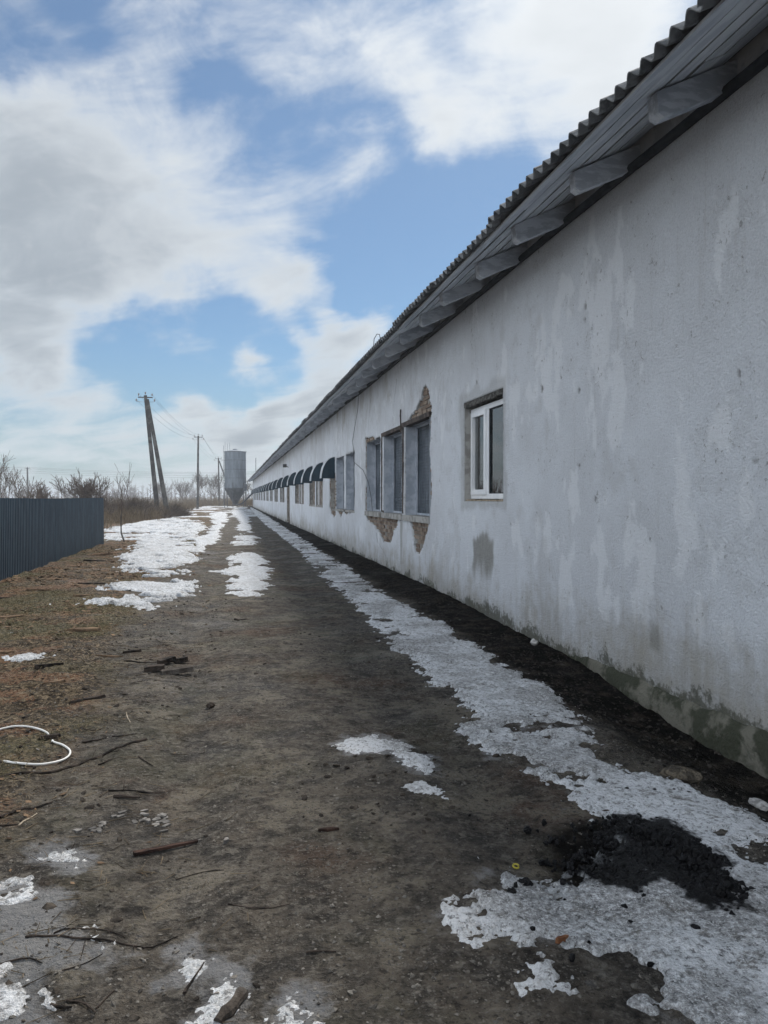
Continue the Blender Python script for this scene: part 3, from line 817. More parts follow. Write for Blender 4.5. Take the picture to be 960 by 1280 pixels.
LINE = {
  'S1': [(-0.696, 2.779), (-0.604, 2.771), (-0.514, 2.743), (-0.425, 2.720), (-0.351, 2.691), (-0.279, 2.672), (-0.247, 2.695), (-0.188, 2.723)],
  'S2': [(-0.608, 2.786), (-0.571, 2.809), (-0.451, 2.790), (-0.365, 2.738)],
  'S3': [(-0.756, 2.618), (-0.693, 2.649), (-0.636, 2.647), (-0.604, 2.610)],
  'S4': [(-0.532, 2.553), (-0.477, 2.585), (-0.425, 2.641)],
  'S5': [(-0.491, 2.411), (-0.443, 2.394), (-0.396, 2.341)],
  'S6': [(-0.399, 2.363), (-0.358, 2.438)],
  'S7': [(-0.531, 2.389), (-0.468, 2.373)],
  'S8': [(-0.149, 2.385), (-0.128, 2.440), (-0.094, 2.517)],
  'S9': [(-0.494, 2.734), (-0.489, 2.609)],
  'S10': [(-0.225, 3.140), (-0.132, 3.162), (-0.037, 3.157)],
  'S11': [(-1.201, 4.322), (-1.085, 4.394), (-0.954, 4.441), (-0.863, 4.552), (-0.750, 4.709), (-0.663, 4.824), (-0.532, 4.988)],
  'S12': [(-0.902, 4.933), (-0.833, 4.967), (-0.778, 5.037)],
  'S13': [(-0.746, 5.047), (-0.669, 5.048), (-0.601, 5.085)],
  'S14': [(-0.968, 5.192), (-0.896, 5.143), (-0.832, 5.165)],
  'S15': [(-0.746, 4.542), (-0.680, 4.597)],
  'S16': [(-0.540, 4.639), (-0.444, 4.482)],
  'S17': [(-0.632, 4.131), (-0.530, 4.105), (-0.347, 4.096)],
  'S18': [(-0.589, 4.025), (-0.460, 4.010)],
  'S19': [(-0.719, 5.512), (-0.699, 5.392), (-0.666, 5.292)],
  'S20': [(-0.954, 3.707), (-0.912, 3.860)],
  'S21': [(-1.044, 3.691), (-0.957, 3.716)],
  'S22': [(-1.054, 3.788), (-0.972, 3.872), (-0.873, 4.008)],
  'S23': [(0.234, 2.497), (0.330, 2.478)],
  'S24': [(-0.020, 2.860), (0.080, 2.801), (0.205, 2.804)],
  'S25': [(0.024, 9.564), (0.090, 9.489), (0.188, 9.563)],
  'S26': [(-2.522, 19.792), (-2.123, 18.299), (-1.942, 18.944), (-1.566, 18.189), (-1.269, 17.498)],
  'S27': [(-0.979, 7.363), (-0.787, 7.221), (-0.639, 7.124)],
  'LOG': [(-0.044, 2.218), (-0.010, 2.268), (0.025, 2.331)],
  'PLANK': [(-0.413, 3.360), (-0.155, 3.465)],
  'CHUNKS': [(-0.660, 6.838), (-0.585, 7.147), (-0.465, 7.226), (-0.462, 6.768)],
  'ITEMS': [(1.148, 2.986), (1.097, 2.424), (0.952, 2.749), (0.428, 3.434), (-0.033, 3.409), (2.377, 3.745), (2.685, 3.519), (3.035, 7.395), (1.313, 3.267), (1.128, 2.820), (1.039, 2.744), (1.570, 2.370), (-0.637, 3.696), (-0.428, 3.727), (-0.158, 5.650), (1.082, 3.095)],
}



def road_left(y):
    y = np.asarray(y, float)
    return -1.12 + 0.10 * np.sin(y * 0.35) + 0.22 * fbm(y * 0 + 3, y, 0.7, 3, seed=4) - 0.0 * y


def litter_mask(x, y):
    e = road_left(y) - x + 0.35 * fbm(x, y, 1.6, 4, seed=2)
    near = ss(y, 2.6, 4.4)
    return ss(e, -0.15, 0.30) * near


def gz(x, y):
    x = np.asarray(x, float)
    y = np.asarray(y, float)
    near = 1 - ss(y, 20, 60)
    z = 0.022 * fbm(x, y, 0.5, 3, seed=1) + 0.012 * fbm(x, y, 2.6, 4, seed=5)
    z = z + 0.012 * fbm(x, y, 9, 4, 0.68, seed=6) * near
    wob = 0.12 * np.sin(y * 0.5)
    for cx0, dp in ((-0.35, 0.030), (1.10, 0.024)):
        z = z - dp * np.exp(-((x - cx0 - wob) / 0.20) ** 2) * ss(y, 0, 3)
    lit = litter_mask(x, y)
    z = z + lit * (0.03 + 0.045 * fbm(x, y, 2.2, 5, 0.55, seed=7) + 0.016 * fbm(x, y, 11, 3, 0.6, seed=8))
    t = ss(x, 2.25, 2.95)
    z = z + t * (-0.15 * (1 - ss(y, 4.2, 7.2)) + 0.05 * ss(y, 8, 12)) + t * 0.012 * fbm(x, y, 9, 4, 0.6, seed=9)
    z = z * (1 - ss(np.abs(x), 60, 200)) * (1 - ss(y, 130, 260))
    return z


def ground_attrs(x, y):
    lit = litter_mask(x, y)
    bl = ss(x + 0.16 * fbm(x, y, 2.2, 4, seed=12), 2.28, 2.58) * (x < 4) * ss(y, -6, 0)
    co = ss(sdf(POLY['COAL'], x, y) + 0.05 * fbm(x, y, 9, 4, 0.6, seed=13), -0.10, 0.05) if y.min() < 4 else 0 * x
    bl = np.maximum(bl, co)
    gr = ss(fbm(x, y, 0.9, 3, seed=14) + 0.55 * ss(y, 7.5, 9.5) * (1 - ss(y, 11.5, 13)), 0.05, 0.45) * lit
    fi = np.zeros_like(x)
    if y.min() < 4:
        for k in ('BL_A', 'BL_B', 'BL_C', 'BL_D', 'BL_E'):
            fi = np.maximum(fi, ss(sdf(POLY[k], x, y), -0.22, 0.10))
        fi = np.maximum(fi, 0.6 * ss(sdf(POLY['PATCH'], x, y), -0.12, 0.0))
    if y.min() < 9.5:
        fi = np.maximum(fi, (0.30 + 0.35 * fbm(x, y, 5, 4, 0.65, seed=15)) * ss(sdf(POLY['ICE_STRIP'], x, y), -0.14, 0.03))
    fd = np.maximum(ss(-x, 6.5, 10), ss(y, 130, 150))
    fd = np.maximum(fd, ss(x, 40, 60))
    return {'litter': lit, 'black': bl, 'grass': gr, 'film': fi * 0.75, 'field': fd}


def ground_block(x0, x1, y0, y1, dx, dy):
    X, Y = np.meshgrid(lines(x0, x1, dx), lines(y0, y1, dy), indexing='ij')
    nx, ny = X.shape
    x, y = X.ravel(), Y.ravel()
    return np.stack([x, y, gz(x, y)], -1), grid_faces(nx, ny), ground_attrs(x, y)


blocks = [
    (-5.0, 3.30, 1.0, 9.0, 0.02, 0.02),
    (-5.0, 3.30, -4.0, 1.0, 0.06, 0.06),
    (-6.5, 3.30, 9.0, 30.0, 0.05, 0.055),
    (-12., 3.30, 30.0, 140., 0.22, 0.40),
]
GV, GF, GA, off = [], [], {}, 0
for bdef in blocks:
    V, F, A = ground_block(*bdef)
    GV.append(V)
    GF.append(F + off)
    off += len(V)
    for k, a in A.items():
        GA.setdefault(k, []).append(a)
# everything round it, out to the horizon
xs = np.array([-3000, -1500, -700, -300, -150, -80, -45, -28, -20, -16, -12, -9, -6.5, -5.0, 3.30, 6, 12, 20, 40, 80, 200, 600, 1500, 3000.])
ys = np.array([-600, -200, -80, -30, -12, -4, 1.0, 4, 6.5, 9, 14, 20, 25, 30, 40, 52, 65, 80, 95, 110, 125, 140, 170, 220, 300, 450, 700, 1100, 1800, 3000.])
X, Y = np.meshgrid(xs, ys, indexing='ij')
x, y = X.ravel(), Y.ravel()
V = np.stack([x, y, gz(x, y)], -1)
V[:, 2] -= 0.004
F = grid_faces(len(xs), len(ys))
cx_, cy_ = x[F].mean(1), y[F].mean(1)
inside = np.zeros(len(F), bool)
for (a, b_, c_, d_, _, _) in blocks:
    inside |= (cx_ > a) & (cx_ < b_) & (cy_ > c_) & (cy_ < d_)
F = F[~inside]
A = ground_attrs(x, y)
GV.append(V)
GF.append(F + off)
for k, a in A.items():
    GA[k].append(a)
GV, GF = np.concatenate(GV), np.concatenate(GF)
GA = {k: np.concatenate(a) for k, a in GA.items()}
fcx, fcy = GV[GF, 0].mean(1), GV[GF, 1].mean(1)
is_road = (fcx > road_left(fcy)) & (fcx < 2.35) & (fcy < 140) & (fcy > -4)
V, F, A = compact(GV, GF[~is_road], GA)
o = np_mesh('ground', V, F, M['ground'], attrs=A)
tag(o, kind='structure')
V, F, A = compact(GV, GF[is_road], GA)
o = np_mesh('dirt_road', V, F, M['ground'], attrs=A)
tag(o, kind='structure')
del GV, GF, GA


# ------------------------------------------------------------------ snow and ice
def frozen(name, mat_, poly, sections, label, cat, amp=0.08, nsc=5.0, hmax=0.018, slope=0.25, clipm=0.30, seed=20, hole=0.0, dust=False, lift=0.0, hlo=0.10):
    VV, FF, AA, off = [], [], {'dust': [], 'edge': []}, 0
    P = np.array(poly)
    for (y0, y1, dx, dy) in sections:
        sel = P
        x0, x1 = sel[:, 0].min() - 0.2, sel[:, 0].max() + 0.2
        x1 = min(x1, WX - 0.02)
        X, Y = np.meshgrid(lines(x0, x1, dx), lines(y0, y1, dy), indexing='ij')
        x, y = X.ravel(), Y.ravel()
        mm = np.clip(sdf(poly, x, y), -clipm, clipm)
        mm = mm + amp * fbm(x, y, nsc, 5, 0.66, seed=seed) + amp * 0.75 * fbm(x, y, nsc * 4.5, 4, 0.7, seed=seed + 1)
        mm = mm + amp * 0.5 * fbm(x, y, nsc * 13, 3, 0.7, seed=seed + 7) * (1 - ss(mm, 0.04, 0.22))
        if hole:
            mm = mm - hole * ss(fbm(x, y, nsc * 0.8, 4, 0.6, seed=seed + 3), hlo, hlo + 0.26) - 0.5 * hole * ss(fbm(x, y, nsc * 3, 4, 0.65, seed=seed + 4), 0.22, 0.45)
        z = gz(x, y) + np.minimum(hmax + 0.004 * fbm(x, y, 18, 4, 0.6, seed=seed + 2), mm * slope) + lift
        V = np.stack([x, y, z], -1)
        F = grid_faces(*X.shape)
        keep = mm[F].max(1) > -0.012
        a = {'dust': np.zeros_like(x), 'edge': (1 - ss(mm, 0.0, 0.07)) * ss(mm, -0.01, 0.012)}
        if dust:
            a['dust'] = ss(sdf(POLY['COAL'], x, y) + 0.08 * fbm(x, y, 7, 4, 0.6, seed=141), -0.12, 0.05) * 0.80
        if keep.sum() == 0:
            continue
        V, F, a = compact(V, F[keep], a)
        VV.append(V)
        FF.append(F + off)
        off += len(V)
        for k in AA:
            AA[k].append(a[k])
    o = np_mesh(name, np.concatenate(VV), np.concatenate(FF), mat_, attrs={k: np.concatenate(a) for k, a in AA.items()})
    tag(o, label, cat)
    return o


frozen('ice_strip', M['ice'], POLY['ICE_STRIP'], [(1.4, 8.0, 0.013, 0.013), (8.0, 20.0, 0.025, 0.035), (20.0, 117, 0.05, 0.18)],
       'long grey strip of rough ice running beside the white barn wall', 'ice', amp=0.12, nsc=4.0, hmax=0.020, seed=20, hole=0.32, dust=True)
frozen('ice_patch', M['ice'], POLY['PATCH'], [(3.9, 5.0, 0.012, 0.012)], 'small curved patch of white ice in the middle of the dirt road', 'ice', amp=0.06, nsc=9, hmax=0.014, seed=31, hole=0.10)
frozen('ice_patch', M['ice'], POLY['PATCH2'], [(3.6, 4.05, 0.012, 0.012)], 'tiny ice remnant just nearer than the curved ice patch', 'ice', amp=0.05, nsc=9, hmax=0.01, seed=35)
frozen('snow_patch', M['snow'], POLY['MID1'], [(11.4, 22, 0.03, 0.05)], 'largest white snow patch in the middle of the dirt road', 'snow', amp=0.16, nsc=2.2, hmax=0.028, clipm=0.4, seed=41, hole=0.25)
frozen('snow_patch', M['snow'], POLY['MID2'], [(23.5, 33, 0.04, 0.07)], 'broken snow patch behind the largest snow patch on the road', 'snow', amp=0.34, nsc=1.3, hmax=0.03, clipm=0.5, seed=45, hole=0.3)
frozen('snow_patch', M['snow'], POLY['MID3'], [(32, 98.5, 0.05, 0.15)], 'farthest snow patch on the road leading up to the silo', 'snow', amp=0.25, nsc=1.0, hmax=0.035, clipm=0.5, seed=48, hole=0.2)
frozen('snow_patch', M['snow'], POLY['TRACK'], [(21, 78, 0.05, 0.12)], 'snow lying along the left wheel track of the road', 'snow', amp=0.30, nsc=0.9, hmax=0.035, clipm=0.5, seed=52, hole=0.35)
frozen('snow_field', M['snow'], POLY['VERGE'], [(10.3, 20, 0.028, 0.04), (20, 58, 0.05, 0.10)], 'broad broken snow cover on the verge beside the end of the grey fence', 'snow', amp=0.40, nsc=1.1, hmax=0.04, clipm=0.45, seed=55, hole=1.0, lift=0.012, hlo=0.03)
frozen('ice_patch', M['ice'], POLY['BL_A'], [(3.1, 3.6, 0.012, 0.012)], 'small white ice patch near the left edge of the photo, below the white hose', 'ice', amp=0.07, nsc=9, hmax=0.012, seed=61, hole=0.1)
frozen('ice_patch', M['ice'], POLY['BL_B'], [(2.0, 3.3, 0.012, 0.012)], 'dirty ice sheet in the bottom left corner under the long twigs', 'ice', amp=0.16, nsc=4, hmax=0.010, clipm=0.16, seed=63, hole=0.30)
frozen('ice_patch', M['ice'], POLY['BL_C'], [(2.0, 2.6, 0.010, 0.010)], 'grey ice patch the short log is frozen into', 'ice', amp=0.05, nsc=10, hmax=0.012, seed=66)
frozen('ice_patch', M['ice'], POLY['BL_D'], [(2.4, 2.66, 0.010, 0.010)], 'tiny ice patch round a dark stick above the short log', 'ice', amp=0.05, nsc=12, hmax=0.008, seed=68)
frozen('ice_patch', M['ice'], POLY['BL_E'], [(2.0, 2.4, 0.010, 0.010)], 'crusty ice patch at the bottom edge right of the short log', 'ice', amp=0.08, nsc=10, hmax=0.010, seed=69, hole=0.1)
frozen('snow_patch', M['snow'], POLY['SMALL'], [(7.1, 8.0, 0.014, 0.016)], 'small snow remnant among the bark litter left of the road', 'snow', amp=0.13, nsc=5, hmax=0.02, seed=71, hole=0.2, lift=0.01)
# thin streaks of snow farther along the road and verge
X, Y = np.meshgrid(lines(-14, 2.2, 0.12), lines(57, 134, 0.30), indexing='ij')
x, y = X.ravel(), Y.ravel()
mm = fbm(x * 1.0, y * 0.55, 0.55, 5, 0.6, seed=75) - 0.02 - 0.3 * ss(-x, 7, 14) - 0.5 * (1 - ss(y, 57, 62))
V = np.stack([x, y, gz(x, y) + np.minimum(0.04, mm * 0.25) + 0.006], -1)
F = grid_faces(*X.shape)
V, F, a = compact(V, F[mm[F].max(1) > -0.05], {'dust': np.zeros_like(x), 'edge': np.zeros_like(x)})
o = np_mesh('snow_streaks', V, F, M['snow'], attrs=a)
tag(o, 'thin far streaks of snow on the ground round the utility poles and silo', 'snow', kind='stuff')

# ------------------------------------------------------------------ the barn
Y_A, Y_B, Z_TOP = -8.0, 120.0, 4.15
barn = empty('barn', (WX, 0, 0), 'long low white limewashed barn with corrugated roof and a row of navy hoods', 'barn')
W1 = (8.65, 10.225, 1.45, 2.80)
FILM = [(12.15, 13.9, 1.175, 2.825), (14.2, 16.0, 1.175, 2.80), (16.35, 18.1, 1.175, 2.80), (19.9, 21.5, 1.15, 2.70), (21.8, 23.55, 1.15, 2.70)]
BRICKED = [(23.75, 25.0, 1.15, 2.30), (27.1, 29.25, 1.20, 2.30), (29.65, 31.8, 1.20, 2.30), (34.4, 36.6, 1.20, 2.30), (36.95, 39.2, 1.20, 2.30)]
y = 47.4
while y < 116:
    BRICKED.append((y, y + 1.9, 1.20, 2.30))
    BRICKED.append((y + 2.3, y + 4.2, 1.20, 2.30))
    y += 6.9
DOOR = (43.0, 45.2, 0.06, 2.30)
OPEN = [W1] + FILM + BRICKED + [DOOR]


def wall_attrs(y, z):
    dirt = (1 - ss(z + 0.30 * fbm(y, z, 1.1, 4, seed=81), -0.1, 1.05)) * 0.80
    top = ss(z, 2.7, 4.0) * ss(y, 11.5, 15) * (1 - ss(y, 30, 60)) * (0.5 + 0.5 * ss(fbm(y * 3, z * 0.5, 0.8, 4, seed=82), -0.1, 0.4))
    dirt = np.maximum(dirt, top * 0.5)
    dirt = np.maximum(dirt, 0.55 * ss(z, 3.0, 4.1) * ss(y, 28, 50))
    lowline = 0.10 - 0.05 * ss(y, 6, 12)
    moss = (1 - ss(z + 0.20 * fbm(y, z, 2.4, 5, 0.65, seed=83), lowline - 0.08, lowline + 0.22)) * 0.72
    stk = fbm(y * 3.2, z * 0.8, 1.4, 4, 0.55, seed=84)
    damp = ss(0.46 - np.abs(y - 9.42) + 0.10 * stk + 0.05 * fbm(y, z, 6, 3, seed=79), 0.0, 0.10) * ss(1.04 + 0.16 * stk - z, 0, 0.10) * ss(z - 0.46 - 0.22 * stk, -0.05, 0.25)
    d2 = sdf([(5.22, 0.56), (5.36, 0.58), (5.40, 0.34), (5.24, 0.33)], y, z)
    damp = np.maximum(damp, 0.75 * ss(d2 + 0.05 * fbm(y, z, 9, 4, seed=85), -0.01, 0.03))
    d3 = sdf([(14.1, 1.1), (14.4, 1.1), (14.35, 0.2), (14.15, 0.2)], y, z)
    damp = np.maximum(damp, 0.7 * ss(d3 + 0.06 * fbm(y, z, 5, 4, seed=86), -0.02, 0.08))
    # cement make-good round the plastic window
    d4 = sdf([(8.5, 1.33), (10.42, 1.25), (10.45, 2.95), (8.52, 2.98)], y, z)
    damp = np.maximum(damp, 0.38 * ss(d4 + 0.10 * fbm(y, z, 3, 4, seed=87), 0.0, 0.10))
    area = np.zeros_like(y)
    for cy, cz, ry, rz in ((7.2, 3.05, 0.9, 0.5), (6.2, 3.2, 0.6, 0.5), (6.1, 2.6, 0.4, 0.5), (5.9, 2.1, 0.35, 0.4), (7.0, 0.85, 0.4, 0.5), (5.2, 1.2, 0.9, 0.7), (8.4, 3.0, 0.5, 0.4)):
        area = np.maximum(area, np.exp(-((y - cy) / ry) ** 2 - ((z - cz) / rz) ** 2))
    fl = ss(fbm(y * 1.6, z * 0.8, 2.6, 5, 0.55, seed=88) + 0.45 * area, 0.40, 0.47)
    crz = np.zeros_like(y)
    for cy, cz, ry, rz in ((5.33, 3.2, 0.35, 0.22), (7.2, 1.15, 0.38, 0.16), (4.6, 1.95, 0.28, 0.3), (5.0, 2.3, 0.25, 0.25), (11.6, 1.9, 0.5, 0.3), (4.4, 3.3, 0.4, 0.3), (6.0, 0.75, 0.5, 0.12), (8.2, 0.7, 0.3, 0.2)):
        crz = np.maximum(crz, np.exp(-((y - cy) / ry) ** 2 - ((z - cz) / rz) ** 2))
    # grey worn blotches where the limewash has gone
    worn = ss(fbm(y * 1.0, z * 0.8, 1.1, 6, 0.62, seed=89) + 0.10 * fbm(y * 4, z * 1.0, 2.0, 3, seed=78), 0.18, 0.34)
    return {'dirt': dirt, 'moss': moss, 'damp': damp, 'flake': fl, 'worn': worn, 'craze': crz * 0.8}


def in_open(cy, cz, which):
    r = np.zeros(cy.shape, bool)
    for (a, b_, c_, d_) in which:
        r |= (cy > a) & (cy < b_) & (cz > c_) & (cz < d_)
    return r


PATCHES = {
    'apex': [(12.03, 2.80), (12.0, 3.0), (12.2, 3.25), (12.45, 3.34), (12.65, 3.24), (12.95, 3.08), (13.5, 2.95), (13.95, 2.82)],
    'side': [(12.2, 1.1), (12.06, 1.2), (11.98, 1.5), (11.93, 1.75), (12.02, 2.0), (12.06, 2.3), (12.02, 2.6), (11.98, 2.85), (12.2, 2.9)],
    'left': [(18.08, 1.1), (18.32, 1.25), (18.22, 1.6), (18.2, 2.1), (18.3, 2.5), (18.25, 2.9), (17.5, 2.93), (17.0, 2.88), (17.0, 2.79), (18.08, 2.78)],
    'low_a': [(18.35, 1.22), (18.0, 0.98), (17.1, 0.86), (16.2, 0.62), (15.7, 0.55), (15.2, 0.64), (14.95, 0.85), (14.6, 1.0), (14.5, 1.22)],
    'low_b': [(13.6, 1.22), (13.45, 1.0), (13.3, 0.80), (13.1, 0.56), (12.75, 0.52), (12.5, 0.72), (12.25, 0.95), (12.1, 1.22)],
    'low_c': [(23.6, 1.2), (22.9, 1.0), (22.4, 0.92), (22.1, 1.08), (21.4, 1.0), (20.6, 1.1), (19.9, 1.2)],
    'hood_side': [(25.1, 2.3), (25.3, 1.9), (25.05, 1.5), (25.3, 1.2), (24.8, 0.98), (24.1, 0.9), (23.6, 1.0), (23.6, 2.3)],
}


def patch_field(y, z):
    f = np.full(y.shape, -9.0)
    for k, P in PATCHES.items():
        f = np.maximum(f, np.clip(sdf(P, y, z), -0.3, 0.25))
    for (a, b_, c_, d_) in FILM:
        f = np.maximum(f, np.clip(sdf([(a, c_), (b_, c_), (b_, d_), (a, d_)], y, z), -0.3, 0) + 0.012)
    return f + 0.12 * fbm(y, z, 3.2, 6, 0.72, seed=90)


# near plaster, finely modelled with the fallen patches as real holes
yy, zz = lines(2.0, 25.5, 0.025), lines(-0.30, Z_TOP, 0.025)
Yg, Zg = np.meshgrid(yy, zz, indexing='ij')
y, z = Yg.ravel(), Zg.ravel()
F = grid_faces(*Yg.shape)
cy_, cz_ = y[F].mean(1), z[F].mean(1)
gone = in_open(cy_, cz_, OPEN) | (patch_field(cy_, cz_) > 0)
disp = 0.012 * fbm(y, z, 0.8, 3, seed=91) + 0.0045 * fbm(y, z, 5.5, 4, 0.6, seed=92) + 0.0016 * fbm(y, z, 24, 2, seed=93)
chip = np.zeros_like(y)
rgc = np.random.default_rng(66)
for _ in range(34):
    c0, c1 = 2.4 + 10.5 * rgc.random() ** 1.2, rgc.uniform(0.3, 3.4)
    rr_ = 0.008 + 0.020 * rgc.random() ** 3
    near_ = (np.abs(y - c0) < 0.12) & (np.abs(z - c1) < 0.12)
    dd_ = np.hypot(y[near_] - c0, (z[near_] - c1) * rgc.uniform(0.5, 1.0))
    chip[near_] = np.maximum(chip[near_], 1 - ss(dd_, rr_ * 0.5, rr_ * 1.2))
disp = disp + 0.010 * chip
edge = ss(y, 2.0, 2.3) * (1 - ss(y, 25.2, 25.5))
at = wall_attrs(y, z)
at['chip'] = chip
V = np.stack([WX + disp * edge + 0.004 * at['flake'] * edge, y, z], -1)
F = F[~gone]
E_ = np.concatenate([F[:, [0, 1]], F[:, [1, 2]], F[:, [2, 3]], F[:, [3, 0]]])
key = np.sort(E_, 1)
_, idx, cnt = np.unique(key, axis=0, return_index=True, return_counts=True)
be = E_[idx[cnt == 1]]
nv = len(V)
bv = np.unique(be)
mp = np.full(nv, -1, int)
mp[bv] = np.arange(len(bv)) + nv
V2 = V[bv].copy()
V2[:, 0] = WX + 0.055
Fr = np.stack([be[:, 1], be[:, 0], mp[be[:, 0]], mp[be[:, 1]]], -1)
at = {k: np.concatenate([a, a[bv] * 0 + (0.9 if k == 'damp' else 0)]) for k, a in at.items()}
V, F, at = compact(np.concatenate([V, V2]), np.concatenate([F, Fr]), at)
np_mesh('wall', V, F, M['wall'], barn, attrs=at)


def holed_sheet(name, x, ya, yb, za, zb, holes, m, step=0.6, zstep=0.35, attrs=True):
    ys_ = set(np.round(lines(ya, yb, step), 4))
    zs_ = set(np.round(lines(za, zb, zstep), 4))
    for (a, b_, c_, d_) in holes:
        for q in (a, b_):
            if ya < q < yb:
                ys_.add(round(q, 4))
        for q in (c_, d_):
            if za < q < zb:
                zs_.add(round(q, 4))
    ys_, zs_ = np.array(sorted(ys_)), np.array(sorted(zs_))
    Yg, Zg = np.meshgrid(ys_, zs_, indexing='ij')
    y, z = Yg.ravel(), Zg.ravel()
    F = grid_faces(*Yg.shape)
    F = F[~in_open(y[F].mean(1), z[F].mean(1), holes)]
    V, F, at = compact(np.stack([y * 0 + x, y, z], -1), F, wall_attrs(y, z) if attrs else {})
    return np_mesh(name, V, F, m, barn, smooth_=False, attrs=at)


holed_sheet('wall', WX, 25.5, Y_B, -0.30, Z_TOP, OPEN, M['wall'])
holed_sheet('wall', WX, Y_A, 2.0, -0.30, Z_TOP, [], M['wall'])
holed_sheet('wall_core', WX + 0.05, Y_A, Y_B, -0.30, 4.10, OPEN, M['mortar'], attrs=False)
holed_sheet('wall_head', WX + 0.05, Y_A, Y_B, 4.10, 4.36, [], M['limewash'], attrs=False)
# gables, back wall, other half of the roof: closed building
TAN = 0.466
XR, XB = WX + 6.0, WX + 12.0
ZR = 4.36 + 6.0 * TAN
for yq in (Y_A, Y_B):
    mb = MB()
    mb.add([(WX + 0.004, yq, -0.3), (XB, yq, -0.3), (XB, yq, 4.33), (XR, yq, ZR - 0.03), (WX + 0.004, yq, 4.33)], [(0, 1, 2, 3, 4)])
    mb.build('gable_wall', M['wall'], barn)
MB().box(XB - 0.3, XB, Y_A + 0.01, Y_B - 0.01, -0.3, 4.33).build('back_wall', M['wall'], barn)
MB().box(WX + 0.4, XB - 0.31, Y_A + 0.02, Y_B - 0.02, -0.1, 0.04).build('floor', M['cement'], barn)

# plinth that shows where the soil drops away
yy = lines(Y_A, 7.1, 0.035)
prof = [(-0.070, -0.36), (-0.058, -0.12), (-0.048, -0.02), (-0.034, 0.045), (-0.014, 0.080), (0.03, 0.090)]
V = []
for i, (px0, pz0) in enumerate(prof):
    fade = 1 - ss(yy, 5.6, 7.1)
    nx_ = 0.020 * fbm(yy, yy * 0 + i * 0.35, 3.0, 5, 0.6, seed=95)
    nz_ = 0.055 * fbm(yy, yy * 0 + 4, 2.6, 6, 0.65, seed=96) * (1 if i > 1 else 0)
    V.append(np.stack([WX + (px0 + nx_) * (0.25 + 0.75 * fade) + 0.012 * (1 - fade), yy, pz0 + nz_ - 0.05 * (1 - fade) + 0.0 * yy], -1))
V = np.stack(V, 1).reshape(-1, 3)
np_mesh('plinth', V, grid_faces(len(yy), len(prof)), M['plinth'], barn)


# brickwork behind the fallen plaster and in the bricked-up openings
def brickwork(name, ya, yb, za, zb, xface, m, inside=None, seed=1, parent=None):
    rng = np.random.default_rng(seed)
    mb = MB()
    row = 0
    z = za
    while z < zb - 0.02:
        y = ya - (0.13 if row % 2 else 0.0)
        while y < yb:
            L = 0.25
            a, b_ = max(y, ya), min(y + L - 0.012, yb)
            if inside is not None:
                for (oa, ob, oc, od) in OPEN:
                    if z + 0.066 > oc - 0.01 and z < od + 0.01 and a < ob + 0.02 and b_ > oa - 0.02:
                        if 0.5 * (a + b_) < 0.5 * (oa + ob):
                            b_ = min(b_, oa - 0.02)
                        else:
                            a = max(a, ob + 0.02)
            if b_ - a > 0.04 and (inside is None or inside(0.5 * (a + b_), z + 0.03)):
                if rng.random() < 0.07:
                    y += L
                    continue
                j = rng.uniform(-0.008, 0.016)
                jz, ja, jb = rng.uniform(-0.006, 0.004), rng.uniform(0, 0.012), rng.uniform(0, 0.012)
                mb.box(xface + j, xface + 0.05, a + ja, b_ - jb, z + jz, min(z + jz + rng.uniform(0.055, 0.066), zb))
            y += L
        z += 0.076
        row += 1
    o = mb.build(name, m, parent or barn)
    o['kind'] = 'stuff'
    return o


def near_patch(y, z):
    return float(patch_field(np.array([y]), np.array([z]))[0]) > -0.14 and not bool(in_open(np.array([y]), np.array([z]), OPEN)[0])


brickwork('brickwork', 11.8, 25.45, 0.40, 3.45, WX + 0.026, M['brick'], near_patch, 2)
for i, (a, b_, c_, d_) in enumerate(BRICKED):
    o = brickwork('bricked_opening', a - 0.0, b_, c_, d_, WX + 0.13, M['pale_brick'], None, 10 + i)
    MB().box(WX + 0.15, WX + 0.30, a, b_, c_, d_).build('mortar_bed', M['mortar'], o)
    rv = MB()
    xa, xb = WX + 0.03, WX + 0.29
    rv.add([(xa, b_ - .003, c_), (xb, b_ - .003, c_), (xb, b_ - .003, d_), (xa, b_ - .003, d_)], [(0, 1, 2, 3)])
    rv.add([(xa, a + .003, c_), (xb, a + .003, c_), (xb, a + .003, d_), (xa, a + .003, d_)], [(3, 2, 1, 0)])
    rv.add([(xa, a, c_ + .003), (xb, a, c_ + .003), (xb, b_, c_ + .003), (xa, b_, c_ + .003)], [(3, 2, 1, 0)])
    rv.build('reveal', M['cement'], o)
    if i in (1, 2):
        MB().box(WX - 0.02, WX + 0.12, a - 0.02, b_ + 0.02, c_ - 0.05, c_ + 0.02).build('sill', M['cement'], o)
    if i in (1, 3):
        MB().box(WX + 0.06, WX + 0.12, b_ - 0.10, b_ - 0.02, c_ + 0.021, d_).build('post', M['pvc'], o)


def reveal(mb, op, depth, x0=WX + 0.012, e=0.003):
    a, b_, c_, d_ = op
    xa, xb = x0, WX + depth
    t = 0.10
    mb.add([(xa, b_ - e, c_), (xb, b_ - e, c_), (xb, b_ - e, d_), (xa, b_ - e, d_)], [(0, 1, 2, 3)])
    mb.add([(xa, a + e, c_), (xb, a + e, c_), (xb, a + e, d_), (xa, a + e, d_)], [(3, 2, 1, 0)])
    mb.add([(xa, a, d_ - e), (xb, a, d_ - e), (xb, b_, d_ - e), (xa, b_, d_ - e)], [(0, 1, 2, 3)])
    mb.add([(xa, a, c_ + e), (xb, a, c_ + e), (xb, b_, c_ + e), (xa, b_, c_ + e)], [(3, 2, 1, 0)])
    return mb


